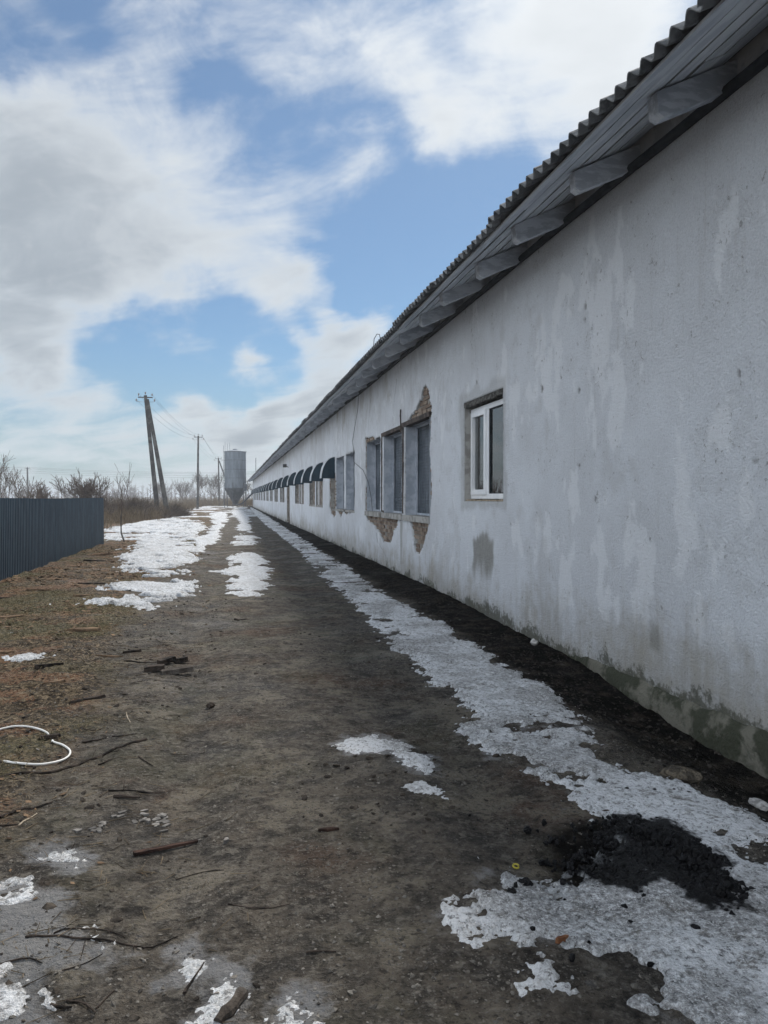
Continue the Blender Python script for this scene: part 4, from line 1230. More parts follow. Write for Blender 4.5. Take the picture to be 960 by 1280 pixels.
# film-covered openings
for i, op in enumerate(FILM):
    a, b_, c_, d_ = op
    Yg, Zg = np.meshgrid(lines(a, b_, 0.07), lines(c_, d_, 0.07), indexing='ij')
    y, z = Yg.ravel(), Zg.ravel()
    w = 0.015 * fbm(y, z, 1.8, 3, seed=100 + i) + 0.004 * fbm(y, z * 3, 3.5, 2, seed=110 + i)
    o = np_mesh('window', np.stack([WX + 0.245 + w, y, z], -1), grid_faces(*Yg.shape), M['film'], barn)
    o['label'] = 'old opening closed with grey film'
    reveal(MB(), op, 0.30).build('reveal', M['jamb'], o)
    mb = MB()
    if i < 3:
        mb.box(WX - 0.035, WX + 0.20, a - 0.06, b_ + 0.06, c_ - 0.10, c_ + 0.005)
    else:
        mb.box(WX - 0.015, WX + 0.20, a - 0.02, b_ + 0.03, c_ - 0.05, c_ + 0.005)
    mb.build('sill', M['cement'], o)
    fr_ = MB()
    e = 0.045
    fr_.box(WX + 0.205, WX + 0.232, a + 0.004, a + e, c_ + 0.008, d_ - 0.006)
    fr_.box(WX + 0.205, WX + 0.232, b_ - e, b_ - 0.004, c_ + 0.008, d_ - 0.006)
    fr_.box(WX + 0.206, WX + 0.231, a + e, b_ - e, d_ - e, d_ - 0.006)
    fr_.box(WX + 0.206, WX + 0.231, a + e, b_ - e, c_ + 0.008, c_ + e)
    fr_.build('frame', M['jamb'], o)
MB().box(WX - 0.022, WX + 0.10, 12.05, 14.12, 2.815, 2.895).build('lintel', M['rust'], barn)
MB().box(WX - 0.018, WX + 0.10, 14.14, 16.15, 2.795, 2.870).build('lintel', M['rust'], barn)
MB().tube([(WX - 0.02, 14.17, 2.72), (WX - 0.03, 14.17, 3.05), (WX - 0.025, 14.175, 3.16)], 0.014, 6).build('steel_bar', M['rust'], barn)
MB().box(WX - 0.015, WX + 0.04, 14.03, 14.10, 1.2, 2.81).build('steel_post', M['rust'], barn)
MB().box(WX - 0.010, WX + 0.04, 16.12, 16.20, 1.2, 2.79).build('steel_post', M['rust'], barn)

# the white plastic window
a, b_, c_, d_ = W1
win = reveal(MB(), W1, 0.26).build('window', M['cement'], barn)
win['label'] = 'new white plastic window with two panes'
mb = MB()
xf0, xf1 = WX + 0.095, WX + 0.165
fa, fb, fc, fd = a + 0.03, b_ - 0.025, c_ + 0.035, d_ - 0.09
t = 0.065
mb.box(xf0, xf1, fa, fa + t, fc, fd)
mb.box(xf0, xf1, fb - t, fb, fc, fd)
mb.box(xf0 + .001, xf1 - .001, fa + t, fb - t, fc, fc + t)
mb.box(xf0 + .001, xf1 - .001, fa + t, fb - t, fd - t, fd)
ym = 9.50
mb.box(xf0 + .002, xf1 - .002, ym - 0.04, ym + 0.04, fc + t, fd - t)
mb.build('frame', M['pvc'], win)
mb = MB()
s0, s1, sz0, sz1 = ym + 0.042, fb - t - 0.002, fc + t + 0.002, fd - t - 0.002
xs0, xs1, t2 = xf0 - 0.022, xf1 - 0.02, 0.055
mb.box(xs0, xs1, s0 - 0.012, s0 + t2, sz0 - 0.012, sz1 + 0.012)
mb.box(xs0, xs1, s1 - t2, s1 + 0.012, sz0 - 0.012, sz1 + 0.012)
mb.box(xs0 + .001, xs1 - .001, s0 + t2, s1 - t2, sz0 - 0.012, sz0 + t2)
mb.box(xs0 + .001, xs1 - .001, s0 + t2, s1 - t2, sz1 - t2, sz1 + 0.012)
mb.build('sash', M['pvc'], win)
MB().box(xf0 + 0.02, xf0 + 0.028, s0 + t2, s1 - t2, sz0 + t2, sz1 - t2).build('pane', M['glass'], win)
MB().box(xf0 + 0.03, xf0 + 0.038, fa + t, ym - 0.04, fc + t, fd - t).build('pane', M['glass'], win)
mb = MB()
for q in (fa + t, ym - 0.052):
    mb.box(xf0 + 0.010, xf0 + 0.0295, q, q + 0.012, fc + t + .013, fd - t - .013)
for q in (fc + t, fd - t - 0.012):
    mb.box(xf0 + 0.0105, xf0 + 0.029, fa + t, ym - 0.04, q, q + 0.012)
mb.build('gasket', M['dark_strip'], win)
rng = np.random.default_rng(8)
yl = lines(a + 0.004, b_ - 0.004, 0.03)
low_e = d_ - 0.055 - 0.035 * (0.5 + fbm(yl, yl * 0 + 2, 5.0, 4, 0.65, seed=150))
frt = WX + 0.004 + 0.014 * fbm(yl, yl * 0 + 5, 6.0, 4, 0.65, seed=151)
V = np.concatenate([np.stack([frt, yl, yl * 0 + d_ + 0.012 + 0.02 * fbm(yl, yl * 0 + 9, 4, 4, 0.6, seed=152)], -1), np.stack([frt + 0.004, yl, low_e], -1), np.stack([yl * 0 + WX + 0.20, yl, low_e + 0.01], -1)])
nl = len(yl)
k = np.arange(nl - 1)
Fl = np.concatenate([np.stack([k, k + 1, k + 1 + nl, k + nl], -1), np.stack([k + nl, k + 1 + nl, k + 1 + 2 * nl, k + 2 * nl], -1)])
np_mesh('lintel', V, Fl, M['dark_cement'], win, smooth_=False)
mb = MB()
for i in range(20):
    y0 = a + 0.01 + i * (b_ - a - 0.02) / 20
    mb.box(WX + 0.01 + rng.uniform(-.006, .02), WX + 0.2, y0, y0 + (b_ - a) / 21, c_ + 0.004, c_ + 0.018 + rng.uniform(0, 0.014))
mb.build('mortar_bed', M['palestick'], win)
MB().box(WX + 0.150, WX + 0.156, 8.765, 9.455, 1.56, 2.64).build('pane_backing', M['inner'], win)  # added white sheet behind the right pane, imitating its bright reflection
MB().box(WX + 0.150, WX + 0.156, 9.60, 9.80, 1.57, 2.63).build('pane_backing', M['inner'], win)

# door further along
a, b_, c_, d_ = DOOR
dr = MB().box(WX + 0.12, WX + 0.16, a + 0.05, b_ - 0.05, 0.0, d_).build('door', M['redwood'], barn)
mb = MB()
for q in np.linspace(a + 0.05, b_ - 0.17, 12):
    mb.box(WX + 0.105, WX + 0.119, q, q + 0.155, 0.02, d_ - 0.03)
mb.build('boarding', M['chip'], dr)
reveal(MB(), (a, b_, -0.1, d_), 0.2, WX + 0.002).build('reveal', M['cement'], dr)

# navy ventilation hoods
HP, HH, HL = 0.43, 0.68, 0.46
NS = 12
arc = [(-HP * math.sin(i / NS * math.pi / 2), HH * math.cos(i / NS * math.pi / 2)) for i in range(NS + 1)]
mb = MB()
vs = []
for yq in (0, HL):
    for (ax, az) in arc:
        vs.append((ax, yq, az))
    for (ax, az) in arc:
        vs.append((ax * 0.965, yq, az * 0.975))
n1 = NS + 1
fs = []
for i in range(NS):
    fs.append((i, i + 1, 2 * n1 + i + 1, 2 * n1 + i))
    fs.append((n1 + i, 3 * n1 + i, 3 * n1 + i + 1, n1 + i + 1))
    fs.append((i, n1 + i, n1 + i + 1, i + 1))
    fs.append((2 * n1 + i, 2 * n1 + i + 1, 3 * n1 + i + 1, 3 * n1 + i))
fs.append((NS, n1 + NS, 3 * n1 + NS, 2 * n1 + NS))
mb.add(vs, fs)
hood0 = mb.build('ventilation_hood', M['hood_white'], barn)
cheeks = []
for yq in (0.030, HL - 0.036):
    mc = MB()
    k = [(ax * 0.955, az * 0.968) for ax, az in arc] + [(0, 0)]
    vs = [(ax, yq, az) for ax, az in k] + [(ax, yq + 0.006, az) for ax, az in k]
    nk = len(k)
    mc.add(vs, [tuple(range(nk)), tuple(range(nk, 2 * nk))[::-1]] + [(i, nk + i, nk + (i + 1) % nk, (i + 1) % nk) for i in range(nk)])
    cheeks.append(mc.build('side_panel', M['hood_blue'], hood0))
HOODS = [23.72, 26.95, 30.5, 34.3, 38.6, 43.4, 48.6, 53.8, 59.0, 63.6, 68.2, 72.8, 77.4, 82.0, 86.6, 91.2, 95.8, 100.4, 105.0, 109.6, 114.2]
rng = np.random.default_rng(21)
for i, yq in enumerate(HOODS):
    if i == 0:
        h = hood0
    else:
        h = bpy.data.objects.new('ventilation_hood', hood0.data)
        link(h, barn)
        for cch in cheeks:
            link(bpy.data.objects.new('side_panel', cch.data), h)
    h.location = (WX - 0.006, yq, 2.09 + rng.uniform(-0.015, 0.015))
    h.rotation_euler = (rng.uniform(-.02, .02), rng.uniform(-.03, .03), 0)

# eaves: rafters, sheathing boards, dark tube, corrugated sheets
def eave_z(x, z_at_wall):
    return z_at_wall - (WX - x) * TAN


mb = MB()
xo, xi, hw = 2.62, 3.75, 0.052
pr = [(xo, eave_z(xo, 4.305)), (xi, eave_z(xi, 4.305)), (xi, eave_z(xi, 4.128)), (xo + 0.055, eave_z(xo + 0.055, 4.128)), (xo + 0.012, eave_z(xo + 0.012, 4.17))]
npf = len(pr)
mb.add([(x, -hw, z) for x, z in pr] + [(x, hw, z) for x, z in pr],
       [tuple(range(npf)), tuple(range(npf, 2 * npf))[::-1]] + [(i, npf + i, npf + (i + 1) % npf, (i + 1) % npf) for i in range(npf)])
raf0 = mb.build('rafter', M['whitewood_beam'], barn)
yq, first = 4.48 - 10 * 1.2, True
rng = np.random.default_rng(31)
while yq < Y_B - 0.2:
    if first:
        r_ = raf0
        first = False
    else:
        r_ = link(bpy.data.objects.new('rafter', raf0.data), barn)
    r_.location = (rng.uniform(-0.06, 0.05), yq + rng.uniform(-0.05, 0.05), rng.uniform(-0.02, 0.0))
    r_.rotation_euler = (rng.uniform(-0.004, 0.004), 0, rng.uniform(-0.012, 0.012))
    r_.scale = (1, rng.uniform(0.85, 1.2), 1)
    yq += 1.2
for row, xq in enumerate((2.40, 2.553, 2.706, 2.859, 3.012)):
    yq = Y_A + row * 0.9
    while yq < Y_B - 0.3:
        L = min(4.8 if yq < 34 else 14.4, Y_B - 0.1 - yq)
        w = 0.132 + rng.uniform(-0.022, 0.012)
        mb = MB()
        n_ = max(2, int(L / 0.6))
        dxs = 0.010 * np.cumsum(rng.normal(0, 0.3, n_ + 1))
        dzs = 0.007 * np.abs(rng.normal(0, 0.5, n_ + 1))
        vs = []
        for i in range(n_ + 1):
            y_ = yq + (L - 0.006) * i / n_
            x0 = xq + dxs[i]
            for (xx, dz_) in ((x0, 0.0), (x0 + w, 0.0), (x0 + w, 0.021), (x0, 0.021)):
                vs.append((xx, y_, eave_z(xx, 4.307) + dz_ + dzs[i]))
        fs = [(0, 1, 2, 3), tuple(4 * n_ + q for q in (3, 2, 1, 0))]
        for i in range(n_):
            for q in range(4):
                q2 = (q + 1) % 4
                fs.append((4 * i + q, 4 * i + 4 + q, 4 * i + 4 + q2, 4 * i + q2))
        mb.add(vs, fs)
        mb.build('sheathing_board', M['whitewood'], barn)
        yq += L
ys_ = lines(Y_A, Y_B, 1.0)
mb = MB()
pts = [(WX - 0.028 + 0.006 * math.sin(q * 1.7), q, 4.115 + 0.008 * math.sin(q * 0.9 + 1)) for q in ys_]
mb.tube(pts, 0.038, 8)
mb.build('dark_tube', M['dark_strip'], barn, smooth_=True)  # blue-black tube running along the wall top below the rafters

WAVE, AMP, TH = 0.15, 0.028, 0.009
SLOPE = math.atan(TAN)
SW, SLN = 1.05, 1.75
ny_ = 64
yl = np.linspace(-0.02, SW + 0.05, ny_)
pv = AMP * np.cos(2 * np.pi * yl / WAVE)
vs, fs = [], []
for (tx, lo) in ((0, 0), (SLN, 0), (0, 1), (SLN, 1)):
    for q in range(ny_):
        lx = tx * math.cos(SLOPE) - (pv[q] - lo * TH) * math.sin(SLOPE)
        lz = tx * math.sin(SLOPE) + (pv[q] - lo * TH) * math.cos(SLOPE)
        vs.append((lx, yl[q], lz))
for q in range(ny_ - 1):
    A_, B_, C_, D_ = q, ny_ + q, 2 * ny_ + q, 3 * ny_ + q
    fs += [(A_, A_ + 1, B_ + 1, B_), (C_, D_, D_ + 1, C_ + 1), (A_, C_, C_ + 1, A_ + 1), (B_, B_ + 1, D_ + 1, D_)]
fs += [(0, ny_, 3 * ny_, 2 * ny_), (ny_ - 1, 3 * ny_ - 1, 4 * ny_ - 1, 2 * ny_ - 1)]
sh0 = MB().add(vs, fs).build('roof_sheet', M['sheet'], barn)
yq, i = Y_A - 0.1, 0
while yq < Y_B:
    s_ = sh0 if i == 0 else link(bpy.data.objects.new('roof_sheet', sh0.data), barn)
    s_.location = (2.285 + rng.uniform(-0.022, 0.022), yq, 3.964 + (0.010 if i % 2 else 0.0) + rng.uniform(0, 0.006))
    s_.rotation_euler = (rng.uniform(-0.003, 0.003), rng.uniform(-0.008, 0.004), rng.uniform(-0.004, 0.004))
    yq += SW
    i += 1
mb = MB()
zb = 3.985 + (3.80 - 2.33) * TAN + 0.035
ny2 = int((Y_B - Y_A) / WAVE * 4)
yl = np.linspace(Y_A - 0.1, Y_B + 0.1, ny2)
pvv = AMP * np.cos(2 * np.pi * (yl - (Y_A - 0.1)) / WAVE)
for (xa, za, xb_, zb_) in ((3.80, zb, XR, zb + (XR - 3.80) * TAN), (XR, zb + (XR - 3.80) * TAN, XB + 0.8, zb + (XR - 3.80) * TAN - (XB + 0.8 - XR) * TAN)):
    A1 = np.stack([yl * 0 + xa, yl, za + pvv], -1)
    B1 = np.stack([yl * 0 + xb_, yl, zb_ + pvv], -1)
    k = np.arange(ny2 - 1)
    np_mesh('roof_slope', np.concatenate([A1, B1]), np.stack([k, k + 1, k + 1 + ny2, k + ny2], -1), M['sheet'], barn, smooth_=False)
# a bent wire on the eave, mast, lamp, cable, crack
MB().tube([(2.36, 12.2, 4.02), (2.35, 12.25, 4.14), (2.34, 12.42, 4.18), (2.33, 12.62, 4.14), (2.33, 12.66, 4.05)], 0.006, 5).build('bent_wire', M['dark_metal'], barn)
MB().tube([(2.9, 96, 4.2), (2.9, 96, 6.4)], 0.04, 6).build('roof_mast', M['dark_metal'], barn)
lm = MB().box(WX - 0.30, WX - 0.10, 43.8, 44.1, 3.22, 3.40).build('wall_lamp', M['dark_metal'], barn)
MB().tube([(WX - 0.10, 43.95, 3.3), (WX + 0.02, 43.95, 3.2)], 0.02, 6).build('bracket', M['dark_metal'], lm)
cab = [(19.25, 3.75), (20.15, 2.99), (20.0, 2.83), (19.88, 2.43), (18.46, 2.17), (17.72, 1.86), (17.33, 1.48), (17.2, 1.2)]
MB().tube([(WX - 0.035, 19.0, 4.1)] + [(WX - 0.016, p_, q_) for p_, q_ in cab], 0.006, 5).build('loose_cable', M['dark_metal'], barn)
rng = np.random.default_rng(44)


def crack(path, w=0.012):
    pts = []
    for (y0, z0), (y1, z1) in zip(path[:-1], path[1:]):
        for k in range(7):
            t_ = k / 7
            pts.append((y0 + (y1 - y0) * t_ + rng.normal(0, 0.012), z0 + (z1 - z0) * t_))
    vs = []
    for i, (yq, zq) in enumerate(pts):
        ww = w * (0.4 + rng.random()) * (1 - i / len(pts) * 0.7)
        vs += [(WX - 0.0085, yq - ww, zq), (WX - 0.0085, yq + ww, zq)]
    MB().add(vs, [(2 * i, 2 * i + 1, 2 * i + 3, 2 * i + 2) for i in range(len(pts) - 1)]).build('crack', M['dark_strip'], barn)


crack([(16.75, 0.72), (16.65, 0.55), (15.95, 0.36), (15.3, 0.16)], 0.018)
crack([(19.3, 4.0), (19.8, 3.5), (20.1, 2.95)], 0.016)
crack([(17.4, 3.9), (17.7, 3.3), (17.9, 2.9)], 0.010)
crack([(14.6, 3.8), (14.9, 3.3), (15.0, 2.95)], 0.007)
crack([(5.0, 0.62), (5.5, 0.68), (6.0, 0.72)], 0.004)

# ------------------------------------------------------------------ fence
FX, FY0, FY1, FZ = -4.05, 4.0, 26.2, 1.485
fence = empty('fence', (FX, FY0, 0), 'dark grey corrugated steel fence on the left of the road', 'fence')
PER, DEP = 0.115, 0.022
unit = [(0, 0), (0.040, 0), (0.055, DEP), (0.100, DEP), (0.115, 0)]
prof = []
for k in range(10):
    for (a, d) in unit[:-1]:
        prof.append((k * PER + a, d))
prof.append((10 * PER, 0))
prof.append((10 * PER + 0.035, 0.0))
npf = len(prof)
vs = [(d, a, 0.0) for a, d in prof] + [(d, a, 1.0) for a, d in prof]
vs += [(d - 0.002, a, 0.0) for a, d in prof] + [(d - 0.002, a, 1.0) for a, d in prof]
fs = []
for q in range(npf - 1):
    fs += [(q, q + 1, npf + q + 1, npf + q), (2 * npf + q, 3 * npf + q, 3 * npf + q + 1, 2 * npf + q + 1), (npf + q, npf + q + 1, 3 * npf + q + 1, 3 * npf + q)]
fp0 = MB().add(vs, fs).build('fence_panel', M['fence'], fence)
rng = np.random.default_rng(51)
yq, i = FY0, 0
while yq < FY1 - 0.5:
    p_ = fp0 if i == 0 else link(bpy.data.objects.new('fence_panel', fp0.data), fence)
    zb_ = float(gz(np.array([FX]), np.array([yq + 0.5]))[0]) - 0.06
    zt = FZ + rng.uniform(-0.008, 0.008)
    p_.location = (FX + (0.003 if i % 2 else 0.0), yq, zb_)
    p_.scale = (1, 1, zt - zb_)
    p_.rotation_euler = (0, 0, rng.uniform(-0.003, 0.003))
    yq += 10 * PER
    i += 1
FYE = yq + 0.03
for zq in (0.35, 1.20):
    MB().box(FX - 0.062, FX - 0.022, FY0, FYE, zq, zq + 0.04).build('rail', M['fence'], fence)
for yq in np.arange(FY0 + 0.1, FYE - 0.1, 2.5):
    MB().box(FX - 0.122, FX - 0.0625, yq, yq + 0.06, -0.3, 1.44).build('post', M['fence'], fence)
MB().box(FX - 0.122, FX - 0.0625, FYE - 0.06, FYE, -0.3, 1.44).build('post', M['fence'], fence)


# ------------------------------------------------------------------ utility poles and wires
def pole(base, top, label, struts=(), arm=1.05, w0=0.30, w1=0.19, group='utility poles', armdir=(1, 0, 0)):
    b0, t0 = Vector(base), Vector(top)
    r_ = empty('utility_pole', base, label, 'utility pole')
    mb = MB()
    n_ = 8
    pts = [b0 - (t0 - b0) * 0.03] + [b0.lerp(t0, k / n_) for k in range(1, n_ + 1)]
    for k in range(n_):
        f0, f1 = k / n_, (k + 1) / n_
        mb.beam(pts[k], pts[k + 1], w0 + (w1 - w0) * f0, (w0 + (w1 - w0) * f0) * 0.8, w0 + (w1 - w0) * f1, (w0 + (w1 - w0) * f1) * 0.8, (0, 1, 0))
    mb.build('pole', M['concrete_pole'], r_)
    for (sb, st) in struts:
        MB().beam(sb, st, w0, w0 * 0.8, w1, w1 * 0.8, (0, 1, 0)).build('strut', M['concrete_pole'], r_)
    ad = Vector(armdir).normalized()
    ends = []
    up = Vector((0, 0, 1))
    am = MB().beam(t0 - ad * arm / 2 - up * 0.15, t0 + ad * arm / 2 - up * 0.15, 0.07, 0.08).build('crossarm', M['dark_metal'], r_)
    for s in (-1, -0.0, 1):
        q = t0 + ad * (s * arm * 0.46) + up * (-0.11 if s else 0.0)
        MB().lathe([(0.012, 0), (0.012, 0.10), (0.045, 0.10), (0.06, 0.14), (0.045, 0.18), (0.055, 0.22), (0.03, 0.26), (0.0, 0.27)], 8, q).build('insulator', M['porcelain'], r_)
        ends.append(q + up * 0.20)
    for s in (-1, 1):
        q = t0 + ad * (s * arm * 0.62) - up * 0.42
        mb = MB()
        mb.tube([t0 + ad * (s * 0.08) - up * 0.50, q - up * 0.05, q], 0.015, 5)
        mb.lathe([(0.02, -0.02), (0.06, 0.02), (0.05, 0.08), (0.06, 0.12), (0.0, 0.18)], 8, q)
        mb.build('insulator', M['porcelain'], r_)
        ends.append(q + up * 0.12)
    return ends


PA = pole((-5.45, 60, -0.02), (-6.33, 60, 9.15), 'near leaning twin utility pole with a slanting strut, rising from brushwood',
          struts=[((-4.66, 59.7, -0.25), (-6.18, 59.93, 8.85))], w0=0.36, w1=0.22)
PB = pole((-4.22, 98.7, -0.02), (-4.10, 98.7, 9.2), 'single upright utility pole left of the silo', w0=0.30, w1=0.20)
PC = pole((-2.14, 134, -0.02), (-2.24, 134, 8.25), 'farthest utility pole with a strut, just left of the silo',
          struts=[((0.6, 134.3, -0.25), (-2.12, 134.05, 7.8))], w0=0.30, w1=0.2)
PD = pole((-46.2, 190, 0), (-46.3, 190, 8.4), 'distant utility pole showing above the grey fence at the left', w0=0.40, w1=0.30)
PE = pole((16.0, 205, 0), (16.0, 205, 8.6), 'distant utility pole hidden behind the far end of the barn', w0=0.36, w1=0.26)


WN = {0: 'upper left', 2: 'upper right', 3: 'lower left', 4: 'lower right'}


def wire(a, b, sag, r, label, n=14):
    a, b = Vector(a), Vector(b)
    pts = []
    for k in range(n + 1):
        t_ = k / n
        p_ = a.lerp(b, t_)
        p_.z -= sag * 4 * t_ * (1 - t_)
        pts.append(p_)
    o = MB().tube(pts, r, 4, cap=False).build('power_line', M['wire'])
    tag(o, label, 'power line', 'overhead power lines')


for k in (0, 2, 3, 4):
    wire(PA[k], PB[k], 0.7, 0.010, WN[k] + ' of the thin wires between the leaning twin pole and the upright pole')
    wire(PB[k], PC[k], 0.6, 0.010, WN[k] + ' of the thin wires between the upright pole and the pole by the silo')
for k, dzz in ((0, 0.0), (2, -0.35), (3, -0.4), (4, -0.9)):
    wire(PD[k] + Vector((0, 0, dzz)), PE[k] + Vector((0, 0, dzz)), 0.8, 0.022, WN[k] + ' of the distant wires crossing low in the sky behind the silo', 24)
    wire(PD[k] + Vector((0, 0, dzz)), (-150, 178, 8.2 + dzz), 1.0, 0.022, WN[k] + ' of the distant wires running left from the distant pole', 20)

# ------------------------------------------------------------------ silo
SX, SY, SR = 0.50, 119.0, 1.62
silo = empty('feed_silo', (SX, SY, 0), 'grey steel feed silo with conical hopper at the end of the road', 'silo')
zt, zc, zb_ = 8.45, 2.95, 0.55
mb = MB()
prof = []
for k in range(29):
    zz_ = zc + (zt - zc) * k / 28
    prof.append((SR + (0.004 if k % 2 else 0.0), zz_))
mb.lathe(prof, 40, (SX, SY, 0))
mb.build('tank', M['silo'], silo, smooth_=True)
for zq in (4.45, 5.75, 7.15, 8.40):
    MB().lathe([(SR + 0.006, zq - 0.03), (SR + 0.03, zq - 0.03), (SR + 0.03, zq + 0.03), (SR + 0.006, zq + 0.03)], 40, (SX, SY, 0)).build('ring', M['silo_dark'], silo)
MB().lathe([(SR + 0.10, zt - 0.02), (SR + 0.10, zt + 0.03), (0.35, zt + 0.30), (0.33, zt + 0.42), (0.0, zt + 0.44)], 40, (SX, SY, 0)).build('roof', M['silo'], silo)
MB().lathe([(SR + 0.04, zc + 0.02), (SR + 0.05, zc - 0.10), (0.28, zb_), (0.26, zb_ - 0.12), (0, zb_ - 0.12)], 40, (SX, SY, 0)).build('hopper', M['silo_dark'], silo)
for k in range(6):
    an = math.pi * k / 3 + 0.3
    cx, cy = SX + (SR + 0.03) * math.cos(an), SY + (SR + 0.03) * math.sin(an)
    MB().box(cx - 0.06, cx + 0.06, cy - 0.06, cy + 0.06, -0.2, zc + 0.8).build('leg', M['silo_dark'], silo)
mb = MB()
an = math.pi * 1.06
for s in (-0.2, 0.2):
    q = (SX + (SR + 0.14) * math.cos(an) , SY + (SR + 0.14) * math.sin(an) + s)
    mb.tube([(q[0], q[1], 0.3), (q[0], q[1], zt + 0.9)], 0.025, 5)
for zq in np.arange(0.5, zt + 0.3, 0.35):
    mb.tube([(SX + (SR + 0.14) * math.cos(an), SY + (SR + 0.14) * math.sin(an) - 0.2, zq), (SX + (SR + 0.14) * math.cos(an), SY + (SR + 0.14) * math.sin(an) + 0.2, zq)], 0.016, 4)
mb.build('ladder', M['silo_dark'], silo)
mb = MB()
for ax_, h_ in ((-1.5, 1.5), (-1.15, 1.2), (-0.8, 1.35)):
    mb.tube([(SX + ax_, SY - 0.4, zt), (SX + ax_, SY - 0.4, zt + h_)], 0.022, 5)
mb.build('rod', M['silo_dark'], silo)
MB().box(SX + SR - 0.35, SX + SR + 0.10, SY - 1.2, SY - 0.8, 2.55, 3.6).build('hatch_box', M['silo_dark'], silo)
tube_o = MB().tube([(SX + 0.1, SY - 0.05, 0.40), (SX + 0.9, SY - 2.0, 0.55), (WX - 0.05, SY - 8.0, 2.35)], 0.11, 8).build('feed_tube', M['silo_dark'], None, smooth_=True)
tag(tube_o, 'slanting dark feed tube from the silo hopper to the barn wall', 'pipe')


# ------------------------------------------------------------------ bare shrubs and trees
def grow(rng, p, d, L, r, depth, maxd, S, spread=0.6, up=0.15, kids=(2, 4), lenf=(0.55, 0.8)):
    n = 3
    q = p
    dd = d
    rr = r
    for k in range(n):
        dd = (dd + Vector(rng.normal(0, 0.13, 3)) + Vector((0, 0, up * 0.3))).normalized()
        e = q + dd * (L / n)
        r2 = r * (1 - 0.45 * (k + 1) / n)
        S.append((q, e, rr, r2, depth))
        if depth < maxd and k >= (1 if depth == 0 else 0):
            for _ in range(int(rng.integers(0 if k < n - 1 else kids[0], kids[1]))):
                nd_ = (dd + Vector(rng.normal(0, spread, 3)) + Vector((0, 0, up))).normalized()
                grow(rng, e, nd_, L * rng.uniform(*lenf), r2 * rng.uniform(0.5, 0.75), depth + 1, maxd, S, spread, up, kids, lenf)
        q, rr = e, r2


def shrub(name, loc, label, cat, h, seed, stems=4, maxd=3, r0=0.03, spread=0.55, up=0.2, lean=0.35, trunk_depth=0, minr=0.004, group=None, kids=(2, 4)):
    rng = np.random.default_rng(seed)
    base = Vector((loc[0], loc[1], float(gz(np.array([loc[0]]), np.array([loc[1]]))[0]) - 0.05))
    root = empty(name, base, label, cat, group)
    S = []
    for s in range(stems):
        d = Vector((rng.normal(0, lean), rng.normal(0, lean), 1)).normalized()
        grow(rng, base + Vector((rng.normal(0, 0.06), rng.normal(0, 0.06), 0)), d, h * rng.uniform(0.42, 0.55), r0 * rng.uniform(0.7, 1.1), 0, maxd, S, spread, up, kids)
    for part, sel, m_ in (('trunk', [s for s in S if s[4] <= trunk_depth], M['bark']), ('crown', [s for s in S if s[4] > trunk_depth], M['twig'])):
        if sel:
            A_ = np.array([tuple(s[0]) for s in sel])
            B_ = np.array([tuple(s[1]) for s in sel])
            V, F = segs_mesh(A_, B_, np.maximum([s[2] for s in sel], minr), np.maximum([s[3] for s in sel], minr), 4 if part == 'trunk' else 3)
            np_mesh(part, V, F, m_, root, smooth_=False)
    return root


shrub('bare_tree', (-10.5, 40), 'tall thin bare sapling behind the fence at the left edge', 'tree', 2.9, 3, stems=3, maxd=3, r0=0.04, spread=0.45, up=0.3, lean=0.22, minr=0.008)
shrub('bare_bush', (-9.3, 38.5), 'sparse bare bush behind the fence beside the distant pole', 'bush', 2.0, 5, stems=3, maxd=3, r0=0.03, minr=0.008)
shrub('bare_bush', (-9.9, 44), 'low spreading bare bush behind the middle of the fence', 'bush', 1.9, 7, stems=5, maxd=3, r0=0.035, lean=0.5, minr=0.009)
shrub('bare_bush', (-8.2, 46), 'densest bare bush rising behind the far end of the fence', 'bush', 2.5, 9, stems=8, maxd=3, r0=0.045, lean=0.4, minr=0.010)
shrub('bare_bush', (-7.4, 48), 'bare bush half hidden by the last fence panel', 'bush', 1.7, 12, stems=5, maxd=3, r0=0.035, lean=0.4, minr=0.009)
shrub('bare_sapling', (-3.55, 26.9), 'thin leaning bare sapling in front of the fence end', 'tree', 2.1, 15, stems=1, maxd=3, r0=0.032, spread=0.4, up=0.35, lean=0.10, minr=0.005, kids=(1, 3))
shrub('bare_bush', (-6.2, 52), 'bare bush standing behind the thin sapling', 'bush', 1.5, 18, stems=4, maxd=3, r0=0.03, lean=0.5, minr=0.010)
for k, (x_, y_, h_, lb) in enumerate([(-7.5, 178, 6.0, 'tall faint bare tree standing left of the farthest pole'), (-3.6, 172, 5.8, 'faint bare tree seen between the farthest pole and the silo'), (-11, 186, 5.0, 'faint bare tree left of the tall faint tree'), (4.5, 180, 5.0, 'faint bare tree in the gap between silo and barn'), (-16, 190, 4.6, 'low faint bare tree near the single upright pole')]):
    shrub('bare_tree', (x_, y_), lb, 'tree', h_, 60 + k, stems=3, maxd=3, r0=0.09, spread=0.45, up=0.3, lean=0.22, minr=0.020)

